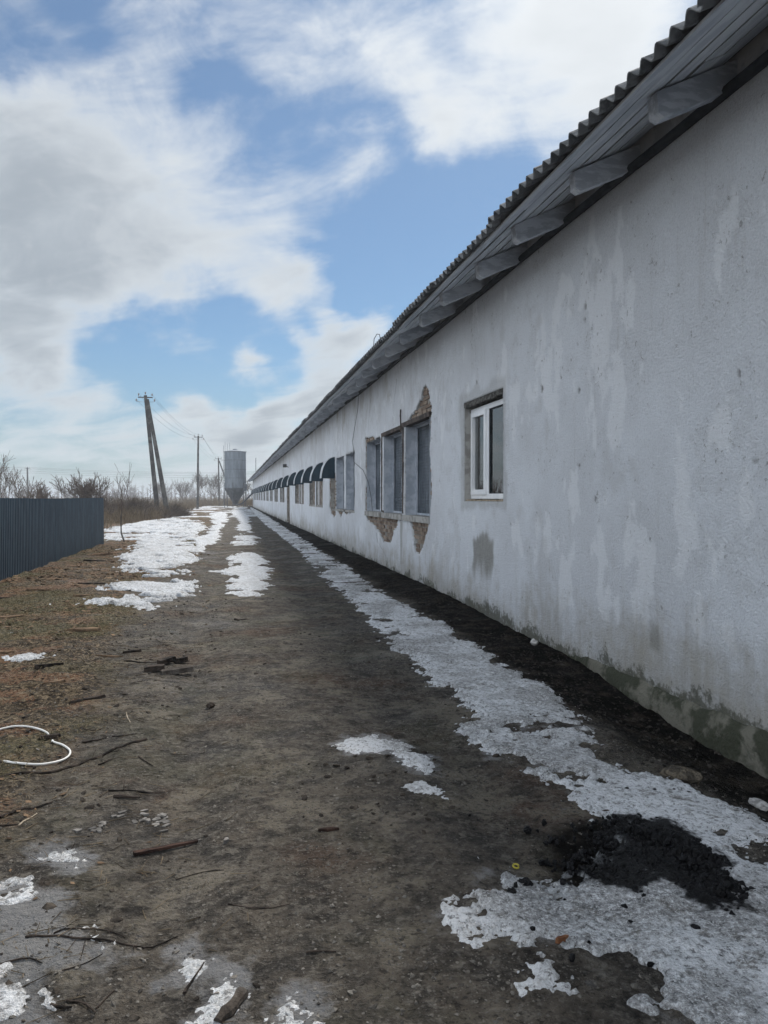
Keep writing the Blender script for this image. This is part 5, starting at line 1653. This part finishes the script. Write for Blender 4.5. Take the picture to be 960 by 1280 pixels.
# far wood on the horizon: nobody could count it
rng = np.random.default_rng(71)
A_, B_, ra, rb = [], [], [], []
for k in range(900):
    dist = rng.uniform(300, 520)
    az = rng.uniform(-0.75, 0.45)
    cxx, cyy = dist * math.sin(az), dist * math.cos(az)
    H_ = rng.uniform(3.0, 7.5) * (0.75 + 0.5 * float(fbm(np.array([az * 9.0]), np.array([1.0]), 1.0, 3)[0] + 0.5))
    A_.append((cxx, cyy, -0.2)); B_.append((cxx + rng.normal(0, .3), cyy, H_)); ra.append(0.14); rb.append(0.04)
    for t_ in range(22):
        z0 = H_ * rng.uniform(0.12, 0.85)
        d_ = np.array([rng.normal(0, 1), rng.normal(0, 1), rng.uniform(0.2, 1.3)])
        d_ = d_ / np.linalg.norm(d_) * rng.uniform(0.6, 2.0)
        A_.append((cxx, cyy, z0)); B_.append((cxx + d_[0], cyy + d_[1], z0 + d_[2])); ra.append(0.09); rb.append(0.05)
V, F = segs_mesh(A_, B_, ra, rb, 3)
o = np_mesh('far_wood', V, F, M['twig'], smooth_=False)
tag(o, 'hazy belt of bare trees along the horizon', 'trees', kind='stuff')


# brushwood heap and dry weeds
def twigs(rng, n, cx, cy, rx, ry, hz, lmin, lmax, r0, r1, flat=0.6):
    a = rng.random(n) * 2 * math.pi
    q = np.sqrt(rng.random(n))
    x = cx + rx * q * np.cos(a)
    y = cy + ry * q * np.sin(a)
    top = hz * (1 - q ** 2) * (0.75 + 0.35 * fbm(x, y, 0.8, 3, seed=cx))
    z = top * rng.random(n) ** 0.7
    d = rng.normal(0, 1, (n, 3))
    d[:, 2] = np.abs(d[:, 2]) * flat
    d /= np.linalg.norm(d, axis=1, keepdims=True)
    L = rng.uniform(lmin, lmax, n)
    A = np.stack([x, y, z], -1)
    return A, A + d * L[:, None], np.full(n, r0), np.full(n, r1)


rng = np.random.default_rng(77)
V, F = segs_mesh(*twigs(rng, 3800, -7.0, 58, 2.6, 4.0, 1.25, 0.4, 1.3, 0.014, 0.007), 3)
o = np_mesh('brushwood_heap', V, F, M['twig'], smooth_=False)
tag(o, 'brown heap of cut brushwood round the foot of the leaning twin pole', 'brushwood', kind='stuff')
V, F = segs_mesh(*twigs(rng, 1600, -4.3, 61.5, 0.9, 1.4, 1.1, 0.3, 0.9, 0.014, 0.007), 3)
o = np_mesh('brushwood_heap', V, F, M['twig'], smooth_=False)
tag(o, 'small brushwood heap just right of the leaning twin pole', 'brushwood', kind='stuff')
V, F = segs_mesh(*twigs(rng, 1500, -10.5, 62, 3.2, 5.0, 1.15, 0.4, 1.2, 0.016, 0.008), 3)
o = np_mesh('brushwood_heap', V, F, M['twig'], smooth_=False)
tag(o, 'brown thicket left of the brushwood heap, beyond the fence end', 'brushwood', kind='stuff')


def blades(rng, x, y, h, r, leanv=0.35, nseg=2):
    n = len(x)
    A = np.stack([x, y, gz(x, y) - 0.01], -1)
    d1 = np.stack([rng.normal(0, leanv, n), rng.normal(0, leanv, n), np.ones(n)], -1)
    d1 /= np.linalg.norm(d1, axis=1, keepdims=True)
    B = A + d1 * (h * 0.55)[:, None]
    d2 = d1 + np.stack([rng.normal(0, leanv * 1.6, n), rng.normal(0, leanv * 1.6, n), np.zeros(n)], -1)
    d2 /= np.linalg.norm(d2, axis=1, keepdims=True)
    C = B + d2 * (h * 0.45)[:, None]
    return np.concatenate([A, B]), np.concatenate([B, C]), np.concatenate([np.full(n, r), np.full(n, r * .8)]), np.concatenate([np.full(n, r * .8), np.full(n, r * .25)])


n_ = 14000
x = -4.5 - np.abs(rng.normal(0, 5.5, n_))
y = rng.uniform(30, 135, n_)
k = (fbm(x, y, 0.25, 3, seed=120) > -0.12) & ~((x > -5.4) & (y < 50))
V, F = segs_mesh(*blades(rng, x[k], y[k], rng.uniform(0.35, 1.1, k.sum()), 0.012, 0.25), 3)
o = np_mesh('dry_weeds', V, F, M['dry_weed'], smooth_=False)
tag(o, 'tall dry brown weeds between the fence end and the poles', 'weeds', kind='stuff')
n_ = 9000
x = rng.uniform(-40, 26, n_)
y = rng.uniform(128, 175, n_)
k = (fbm(x, y, 0.12, 3, seed=121) > -0.15) & ~((x > 2.6) & (x < 17) & (y < 131))
V, F = segs_mesh(*blades(rng, x[k], y[k], rng.uniform(0.6, 1.9, k.sum()), 0.03, 0.2), 3)
o = np_mesh('dry_weeds', V, F, M['dry_weed'], smooth_=False)
tag(o, 'belt of dry reeds and scrub beyond the silo', 'weeds', kind='stuff')

# short dead grass on the left verge
n_ = 60000
x = rng.uniform(-4.6, -0.7, n_)
y = rng.uniform(3.5, 27, n_)
gmask = ss(fbm(x, y, 0.9, 3, seed=14) + 0.55 * ss(y, 7.5, 9.5) * (1 - ss(y, 11.5, 13)), -0.05, 0.45) * litter_mask(x, y)
k = rng.random(n_) < gmask * 0.9 + 0.05 * litter_mask(x, y)
V, F = segs_mesh(*blades(rng, x[k], y[k], rng.uniform(0.02, 0.075, k.sum()), 0.0022, 0.9), 3)
o = np_mesh('dead_grass', V, F, M['grass'], smooth_=False)
tag(o, 'short matted dead grass on the verge left of the road', 'grass', kind='stuff')

# bark chips and splinters
n_ = 26000
x = rng.uniform(-4.6, -0.3, n_)
y = 3.0 + 24 * rng.random(n_) ** 1.5
k = rng.random(n_) < litter_mask(x, y) * ss(fbm(x, y, 1.0, 4, seed=130), -0.25, 0.35) + 0.02
x, y = x[k], y[k]
pos = np.stack([x, y, gz(x, y) + 0.004], -1)
V, F = lumps(rng, pos, rng.uniform(0.005, 0.020, len(x)) * (0.7 + 1.1 * ss(y, 5, 13)), flat=(0.10, 0.30), tilt=0.35, stretch=(0.35, 2.0))
o = np_mesh('bark_litter', V, F, M['chip'], smooth_=False)
tag(o, 'scattered bark chips and splinters on the verge left of the road', 'litter', kind='stuff')

# gravel on the road
n_ = 30000
x = rng.uniform(-1.5, 2.5, n_)
y = 1.5 + 9.5 * rng.random(n_) ** 1.6
k = rng.random(n_) < ss(fbm(x, y, 1.3, 4, seed=131), -0.35, 0.45)
x, y = x[k], y[k]
pos = np.stack([x, y, gz(x, y)], -1)
size = 0.003 + 0.010 * rng.random(len(x)) ** 3.5
V, F = lumps(rng, pos, size, flat=(0.4, 0.8), tilt=0.6)
o = np_mesh('gravel', V, F, M['stone'], smooth_=False)
tag(o, 'fine loose gravel scattered over the dirt road', 'gravel', kind='stuff')
n_ = 5200
x = rng.uniform(-1.6, 2.4, n_)
y = 1.6 + 10.0 * rng.random(n_) ** 1.5
k = rng.random(n_) < ss(fbm(x, y, 0.9, 4, seed=133) + 0.35 * ss(-x, -0.4, 0.8), -0.2, 0.6)
x, y = x[k], y[k]
pos = np.stack([x, y, gz(x, y) + 0.001], -1)
V, F = lumps(rng, pos, 0.004 + 0.016 * rng.random(len(x)) ** 3.0, base=(ICO_V, ICO_F), flat=(0.35, 0.7), tilt=0.5, jit=0.3, stretch=(0.6, 1.6))
o = np_mesh('dirt_clods', V, F, M['dark_clod'], smooth_=False)
tag(o, 'small dark clods of earth loose on the dirt road', 'clods', kind='stuff')
# short twig bits and straw lying about on the left of the road
n_ = 2400
x = rng.uniform(-2.4, 0.3, n_)
y = 2.0 + 6.5 * rng.random(n_) ** 1.2
k = rng.random(n_) < ss(-x + 0.4 * fbm(x, y, 1.2, 3, seed=134), -0.2, 1.0)
x, y = x[k], y[k]
an = rng.random(len(x)) * 6.28
L = rng.uniform(0.02, 0.11, len(x))
A_ = np.stack([x, y, gz(x, y) + 0.003], -1)
xe, ye = x + np.cos(an) * L, y + np.sin(an) * L
B_ = np.stack([xe, ye, gz(xe, ye) + 0.004], -1)
r_ = rng.uniform(0.0012, 0.0028, len(x))
V, F = segs_mesh(A_, B_, r_, r_ * 0.6, 4)
o = np_mesh('twig_litter', V, F, varied('twig_litter', (0.014, 0.011, 0.009), (0.23, 0.185, 0.13), 5, 0.9, 0.1, 0.0, 0.002, 40, per_island=True), smooth_=False)
tag(o, 'fine twig bits and straw strewn over the left side of the road', 'litter', kind='stuff')
# soil crumbs and straw at the foot of the wall
n_ = 9000
x = rng.uniform(2.25, 3.09, n_)
y = 2.0 + 20 * rng.random(n_) ** 1.4
pos = np.stack([x, y, gz(x, y)], -1)
V, F = lumps(rng, pos, 0.004 + 0.016 * rng.random(n_) ** 2.5, flat=(0.4, 0.8), tilt=0.6)
o = np_mesh('soil_crumbs', V, F, varied('black_soil', (0.010, 0.0095, 0.009), (0.055, 0.048, 0.041), 9, 0.95, 0.2, 0.4, 0.003, 60, per_island=True), smooth_=False)
tag(o, 'black crumbly soil at the foot of the barn wall', 'soil', kind='stuff')

# ------------------------------------------------------------------ coal
CR = np.array([(1.84, 3.08), (1.88, 2.92), (1.85, 2.74), (1.79, 2.58)])


def seg_dist(x, y, P):
    d = np.full(x.shape, 9.0)
    for (ax, ay), (bx, by) in zip(P[:-1], P[1:]):
        ex, ey = bx - ax, by - ay
        t_ = np.clip(((x - ax) * ex + (y - ay) * ey) / (ex * ex + ey * ey), 0, 1)
        d = np.minimum(d, np.hypot(x - ax - t_ * ex, y - ay - t_ * ey))
    return d


def ice_top(x, y):
    return gz(x, y) + 0.012


HEAP = [(1.70, 3.14), (1.84, 3.16), (1.95, 2.98), (1.97, 2.78), (1.88, 2.52), (1.78, 2.50), (1.73, 2.68), (1.70, 2.90)]
n_ = 9000
x = rng.uniform(1.5, 2.15, n_)
y = rng.uniform(2.35, 3.35, n_)
d = sdf(HEAP, x, y) + 0.07 * fbm(x, y, 7, 4, 0.65, seed=142)
k = d > -0.01
x, y, d = x[k], y[k], d[k]
hgt = 0.060 * ss(d, 0.0, 0.13) * (0.75 + 0.7 * fbm(x, y, 8, 4, 0.6, seed=143))
size = 0.002 + 0.020 * rng.random(len(x)) ** 3.0
pos = np.stack([x, y, ice_top(x, y) + np.maximum(hgt, 0.0) * rng.random(len(x)) ** 0.35], -1)
V, F = lumps(rng, pos, size, base=(ICO_V, ICO_F), flat=(0.5, 1.0), tilt=3.0, jit=0.35)
o = np_mesh('coal_pile', V, F, M['coal'], smooth_=False)
tag(o, 'small heap of black coal lying on the ice near the barn wall', 'coal', kind='stuff')
n_ = 22000
x = rng.uniform(1.0, 2.3, n_)
y = rng.uniform(2.2, 3.6, n_)
cs = sdf(POLY['COAL'], x, y) + 0.13 * fbm(x, y, 6, 4, 0.65, seed=140)
k = rng.random(n_) < ss(cs, -0.06, 0.10) * ss(fbm(x, y, 9, 4, 0.65, seed=145), -0.30, 0.15) * 0.95 + 0.006
x, y = x[k], y[k]
pos = np.stack([x, y, ice_top(x, y) + 0.003], -1)
V, F = lumps(rng, pos, 0.002 + 0.016 * rng.random(len(x)) ** 3.5, base=(ICO_V, ICO_F), flat=(0.5, 0.9), tilt=2.0, jit=0.3)
o = np_mesh('coal_spill', V, F, M['coal'], smooth_=False)
tag(o, 'loose crumbs of coal spilled left of the coal heap', 'coal', kind='stuff')


# ------------------------------------------------------------------ single things lying about
def gpt(x, y, dz_=0.0):
    return (x, y, float(gz(np.array([x]), np.array([y]))[0]) + dz_)


def resample(P, step):
    out = [P[0]]
    for a, b in zip(P[:-1], P[1:]):
        n = max(1, int(math.dist(a, b) / step))
        for k in range(1, n + 1):
            out.append((a[0] + (b[0] - a[0]) * k / n, a[1] + (b[1] - a[1]) * k / n))
    return out


def smooth_path(P, it=2):
    for _ in range(it):
        Q = [P[0]]
        for a, b in zip(P[:-1], P[1:]):
            Q.append((a[0] * .75 + b[0] * .25, a[1] * .75 + b[1] * .25))
            Q.append((a[0] * .25 + b[0] * .75, a[1] * .25 + b[1] * .75))
        Q.append(P[-1])
        P = Q
    return P


def stick(key, r, label, m_='stick', name='stick', cat='stick', taper=0.5, flatz=1.0, group='sticks and twigs on the ground', wig=0.5):
    r *= 0.68
    P = resample(smooth_path(LINE[key], 1), 0.03)
    n = len(P)
    pts, rad = [], []
    for i, (x_, y_) in enumerate(P):
        pts.append(gpt(x_ + rng.normal(0, r * 0.25 * wig), y_ + rng.normal(0, r * 0.25 * wig), r * 0.75 + abs(rng.normal(0, r * 0.2))))
        rad.append(r * (1 - (1 - taper) * i / max(1, n - 1)) * rng.uniform(0.82, 1.15))
    mb = MB().tube(pts, rad, 6)
    if n > 8 and r < 0.012:
        for _ in range(2):
            i = int(rng.integers(2, n - 2))
            q = Vector(pts[i])
            dd = Vector((rng.normal(0, 1), rng.normal(0, 1), 0.25)).normalized() * rng.uniform(0.04, 0.10)
            mb.tube([q, q + dd * 0.5 + Vector((0, 0, .004)), q + dd], [r * .45, r * .35, r * .2], 4)
    o = mb.build(name, M[m_])
    return tag(o, label, cat, group)


stick('S1', 0.006, 'long knobbly dark twig across the bottom left ice sheet')
stick('S2', 0.0045, 'thin arched twig just behind the long knobbly twig')
stick('S3', 0.006, 'short bent twig at the left edge on the dirty ice')
stick('S4', 0.004, 'thin twig slanting down from the ice below the long knobbly twig')
stick('S5', 0.006, 'bent dark twig near the bottom left edge of the picture')
stick('S6', 0.0045, 'short upright-slanting twig touching the bent dark twig')
stick('S7', 0.010, 'short stubby piece of bark at the bottom left', name='bark_piece', cat='bark')
stick('S8', 0.008, 'dark stick frozen into the tiny ice patch above the log')
stick('S9', 0.0035, 'little twig crossing under the long knobbly twig')
stick('S10', 0.0035, 'fine twig on the dirt below the reddish plank')
stick('S11', 0.008, 'longest thin branch lying from the left edge past the white hose', taper=1.6)
stick('S12', 0.009, 'dark stick between the white hose and the thick branch end')
stick('S13', 0.006, 'thin curved stick beside the thick end of the longest branch')
stick('S14', 0.005, 'fine dark twig above the white hose loop')
stick('S15', 0.008, 'short dark stick below the middle of the longest branch')
stick('S16', 0.008, 'short dark stick slanting away right of the longest branch')
stick('S17', 0.007, 'straight dark stick lying crosswise above the mud flakes')
stick('S18', 0.014, 'short thick black stick just below the straight crosswise stick')
stick('S19', 0.007, 'pale peeled twig above the end of the longest branch', 'palestick')
stick('S20', 0.006, 'pale straw-like twig near the left edge below the hose', 'palestick')
stick('S21', 0.009, 'dark stick end at the left edge below the white hose')
stick('S22', 0.010, 'rough dark branch at the left edge above the dirty ice')
stick('S23', 0.006, 'short dark stick at the bottom middle of the dirt road')
stick('S24', 0.004, 'long hair-thin twig on the dirt in the lower middle')
stick('S25', 0.018, 'short dark stick alone on the road nearer than the snow patches')
stick('S26', 0.035, 'bent dark branch lying on the snow of the verge')
stick('S27', 0.010, 'thin stick leading to the dark wood chunks')

P = resample(LINE['LOG'], 0.02)
rng2 = np.random.default_rng(5)
pts = [gpt(x_ + rng2.normal(0, .002), y_, 0.006) for x_, y_ in P]
o = MB().tube(pts, [0.019 * rng2.uniform(0.75, 1.2) for _ in pts], 10).build('log', M['bark'])
tag(o, 'short dark log stuck in the ice at the bottom edge', 'log')
(ax, ay), (bx, by) = LINE['PLANK']
o = MB().beam(gpt(ax, ay, 0.008), gpt(bx, by, 0.010), 0.024, 0.014, 0.016, 0.010).build('plank', M['redwood'])
tag(o, 'narrow reddish plank lying on the dirt below the mud flakes', 'plank')

labs = ['black charred wood chunk on the road edge, nearest left of the four', 'dark wood chunk tilted on the others, second of the four', 'small dark wood chunk farthest right of the four', 'split pale-topped wood chunk in front of the other chunks']
for i, ((x_, y_), L_, w_, an, lab) in enumerate(zip(LINE['CHUNKS'], (0.17, 0.16, 0.12, 0.26), (0.07, 0.06, 0.05, 0.07), (0.1, 0.7, 0.5, 0.15), labs)):
    d_ = Vector((math.cos(an), math.sin(an), 0.08))
    c_ = Vector(gpt(x_, y_, 0.03))
    mb = MB()
    n = 5
    for k in range(n):
        a_ = c_ + d_ * (L_ * (k / n - 0.5))
        b_ = c_ + d_ * (L_ * ((k + 1) / n - 0.5))
        mb.beam(a_, b_, w_ * rng.uniform(.8, 1.1), 0.045 * rng.uniform(.8, 1.1), w_ * rng.uniform(.8, 1.1), 0.045 * rng.uniform(.8, 1.1))
    tag(mb.build('wood_chunk', M['stick'] if i < 3 else M['bark']), lab, 'wood', 'wood chunks on the road edge')

# white hose: an open loop of stiff pipe
P = resample(smooth_path(POLY['HOSE'], 3), 0.03)
zs = np.array([gpt(x_, y_)[2] for x_, y_ in P])
zs = np.convolve(np.pad(zs, 9, mode='edge'), np.ones(19) / 19, 'valid') + 0.010
pts = []
for i, (x_, y_) in enumerate(P):
    dipped = math.dist((x_, y_), (-1.10, 5.01)) < 0.055
    pts.append((x_, y_, zs[i] - (0.045 if dipped else 0.0)))
o = MB().tube(pts, 0.0062, 8).build('white_hose', M['hose'], smooth_=True)
tag(o, 'white plastic hose curling over the litter at the left edge', 'hose')


def slab(name, x_, y_, L_, w_, h_, an, m_, label, cat, group=None, seed=0, lift=0.0, n=9):
    """irregular flat piece with a ragged outline"""
    rg = np.random.default_rng(seed)
    z0 = gpt(x_, y_)[2] + lift
    top, bot = [], []
    ta, tb = rg.normal(0, 0.06), rg.normal(0, 0.06)
    for k in range(n):
        t_ = 2 * math.pi * k / n + rg.normal(0, 0.12)
        rr = rg.uniform(0.55, 1.15)
        lx, ly = L_ / 2 * math.cos(t_) * rr, w_ / 2 * math.sin(t_) * rr
        gx, gy = lx * math.cos(an) - ly * math.sin(an), lx * math.sin(an) + ly * math.cos(an)
        top.append((x_ + gx * .93, y_ + gy * .93, z0 + h_ + ta * lx + tb * ly))
        bot.append((x_ + gx, y_ + gy, z0 - 0.012))
    vs = top + bot + [(x_, y_, z0 + h_ * 1.15)]
    fs = [(k, (k + 1) % n, 2 * n) for k in range(n)] + [(k, n + k, n + (k + 1) % n, (k + 1) % n) for k in range(n)]
    o = MB().add(vs, fs).build(name, M[m_])
    return tag(o, label, cat, group)


rg = np.random.default_rng(91)
for i in range(18):
    slab('mud_flake', -0.43 + rg.normal(0, 0.075), 3.75 + rg.normal(0, 0.075), rg.uniform(0.025, 0.065), rg.uniform(0.02, 0.04), rg.uniform(0.003, 0.008), rg.uniform(0, 3), 'flake',
         'flat grey mud flake in the cluster above the reddish plank', 'mud flake', 'mud flakes above the plank', 200 + i)
for i in range(9):
    slab('mud_flake', -0.64 + rg.normal(0, 0.04), 3.66 + rg.normal(0, 0.05), rg.uniform(0.025, 0.07), rg.uniform(0.02, 0.045), rg.uniform(0.003, 0.008), rg.uniform(0, 3), 'flake',
         'flat grey mud flake in the small left cluster near the hose', 'mud flake', 'mud flakes in the left cluster', 220 + i)
IT = LINE['ITEMS']
mb = MB()
an0 = 0.4
pts = [(IT[0][0] + 0.012 * math.cos(t_), IT[0][1] + 0.012 * math.sin(t_), gpt(*IT[0])[2] + 0.008 + 0.003 * math.sin(t_)) for t_ in np.linspace(0, 5.6, 12)]
tag(mb.tube(pts, 0.0042, 6).build('yellow_ring', M['yellow']), 'tiny yellow plastic ring on the dirt left of the coal', 'ring')
slab('dry_leaf', *IT[1], 0.055, 0.024, 0.010, 0.2, 'leaf', 'curled brown leaf on the ice below the coal', 'leaf', None, 301, 0.012)
slab('dry_leaf', *IT[2], 0.035, 0.020, 0.010, 1.2, 'leaf', 'small reddish leaf at the left tip of the ice sheet', 'leaf', None, 302, 0.008)
slab('bark_piece', *IT[3], 0.13, 0.03, 0.014, 0.05, 'redwood', 'dark red piece of bark alone in the middle of the road', 'bark', None, 303)
slab('stone', *IT[4], 0.06, 0.028, 0.016, 1.2, 'flake', 'oblong grey stone right of the reddish plank', 'stone', None, 304)
rock('earth_clod', IT[5][0], IT[5][1], gpt(*IT[5])[2] + 0.012, 0.11, 0.075, 0.045, M['clod'], 'brown lump of earth at the edge of ice and black soil', 'clod', None, 5)
rock('stone', IT[6][0], IT[6][1], gpt(*IT[6])[2] + 0.012, 0.055, 0.035, 0.024, M['palestone'], 'pale flat stone on black soil at the right edge', 'stone', None, 6)
rock('stone', IT[7][0], IT[7][1], gpt(*IT[7])[2] + 0.025, 0.042, 0.036, 0.034, M['palestone'], 'white stone against the barn wall on the black soil', 'stone', None, 7)
rock('coal_lump', IT[8][0], IT[8][1], ice_top(*[np.array([q]) for q in IT[8]])[0] + 0.006, 0.022, 0.0165, 0.0132, M['coal'], 'single black coal lump on the dirt left of the coal heap', 'coal', None, 20, 0.35)
rock('coal_lump', IT[9][0], IT[9][1], ice_top(*[np.array([q]) for q in IT[9]])[0] + 0.006, 0.028, 0.021, 0.0168, M['coal'], 'flat black coal lump on the left lobe of the ice sheet', 'coal', None, 21, 0.35)
rock('coal_lump', IT[10][0], IT[10][1], ice_top(*[np.array([q]) for q in IT[10]])[0] + 0.006, 0.022, 0.0165, 0.0132, M['coal'], 'black coal lump beside the small reddish leaf', 'coal', None, 22, 0.35)
rock('coal_lump', IT[11][0], IT[11][1], ice_top(*[np.array([q]) for q in IT[11]])[0] + 0.006, 0.016, 0.012, 0.0096, M['coal'], 'black coal lump alone on the ice nearest below the heap', 'coal', None, 23, 0.35)
rock('stone', IT[14][0], IT[14][1], gpt(*IT[14])[2] + 0.012, 0.03, 0.026, 0.022, M['stick'], 'black stone alone on the road beyond the mud flakes', 'stone', None, 8)

# larger slabs of bark and wood in the litter
rg = np.random.default_rng(97)
spots = [(-1.55, 7.0, .30, .07, .35, 'long brown bark piece midway between the hose and the snow remnant'), (-1.95, 6.2, .28, .06, .4, 'bark piece close to the left edge above the hose'), (-1.35, 6.35, .20, .06, .7, 'pair-like bark piece above the hose, the left one'), (-1.05, 5.9, .26, .05, .8, 'slanting bark strip between the hose and the dark wood chunks'),
         (-2.2, 8.0, .3, .10, .1, 'broad bark piece behind the small snow remnant'), (-1.6, 8.9, .34, .09, .1, 'bark piece on the dead grass near the verge snow'), (-1.12, 5.03, .17, .05, .15, 'bark piece lying over the gap in the white hose'), (-2.7, 10.2, .4, .12, .2, 'broad bark piece in the dead grass at the left edge'),
         (-2.9, 12.8, .5, .14, .1, 'bark piece left of the near tip of the verge snow'), (-2.35, 13.6, .5, .13, .15, 'bark piece bordering the near part of the verge snow'), (-3.1, 14.6, .5, .17, .3, 'bark piece near the fence foot at the left edge'), (-2.6, 16.6, .6, .17, .2, 'orange-brown bark piece halfway along the visible fence'),
         (-3.0, 18.5, .7, .17, .1, 'large bark piece beside the bent dark branch'), (-3.3, 20.5, .7, .2, .2, 'farthest large bark piece before the thin sapling'), (-1.15, 7.55, .30, .035, .2, 'thin bark strip left of the dark wood chunks'), (-0.95, 7.75, .20, .035, .9, 'short bark strip just behind the dark wood chunks'),
         (-1.75, 5.6, .2, .05, .3, 'small bark piece just above the white hose at the left edge'), (-2.1, 9.6, .25, .07, .3, 'small bark piece in the greenish dead grass'), (-3.4, 12.0, .5, .15, .4, 'bark piece below the fence foot at the far left'), (-2.15, 11.9, .35, .10, .1, 'bark piece at the left tip of the verge snow')]
for i, (x_, y_, L_, w_, an, lab) in enumerate(spots):
    slab('bark_piece', x_, y_, L_, w_, rg.uniform(0.006, 0.018), an + rg.normal(0, .2), 'chip' if i % 3 else 'stick', lab, 'bark', 'bark pieces in the litter', 400 + i, 0.006, 13)

# ------------------------------------------------------------------ haze
hz = MB().box(-3200, 3200, -700, 3200, -1.5, 14.0).build('haze', None)
tag(hz, 'pale haze in the air over the fields', 'haze', kind='stuff')
m = bpy.data.materials.new('haze')
m.use_nodes = True
nt = m.node_tree
nt.nodes.clear()
pvn = nt.nodes.new('ShaderNodeVolumePrincipled')
pvn.inputs['Color'].default_value = (0.86, 0.92, 1.0, 1)
pvn.inputs['Density'].default_value = 0.0011
pvn.inputs['Density Attribute'].default_value = ''
pvn.inputs['Color Attribute'].default_value = ''
pvn.inputs['Temperature Attribute'].default_value = ''
pvn.inputs['Anisotropy'].default_value = 0.2
ou = nt.nodes.new('ShaderNodeOutputMaterial')
nt.links.new(pvn.outputs[0], ou.inputs['Volume'])
hz.data.materials.append(m)
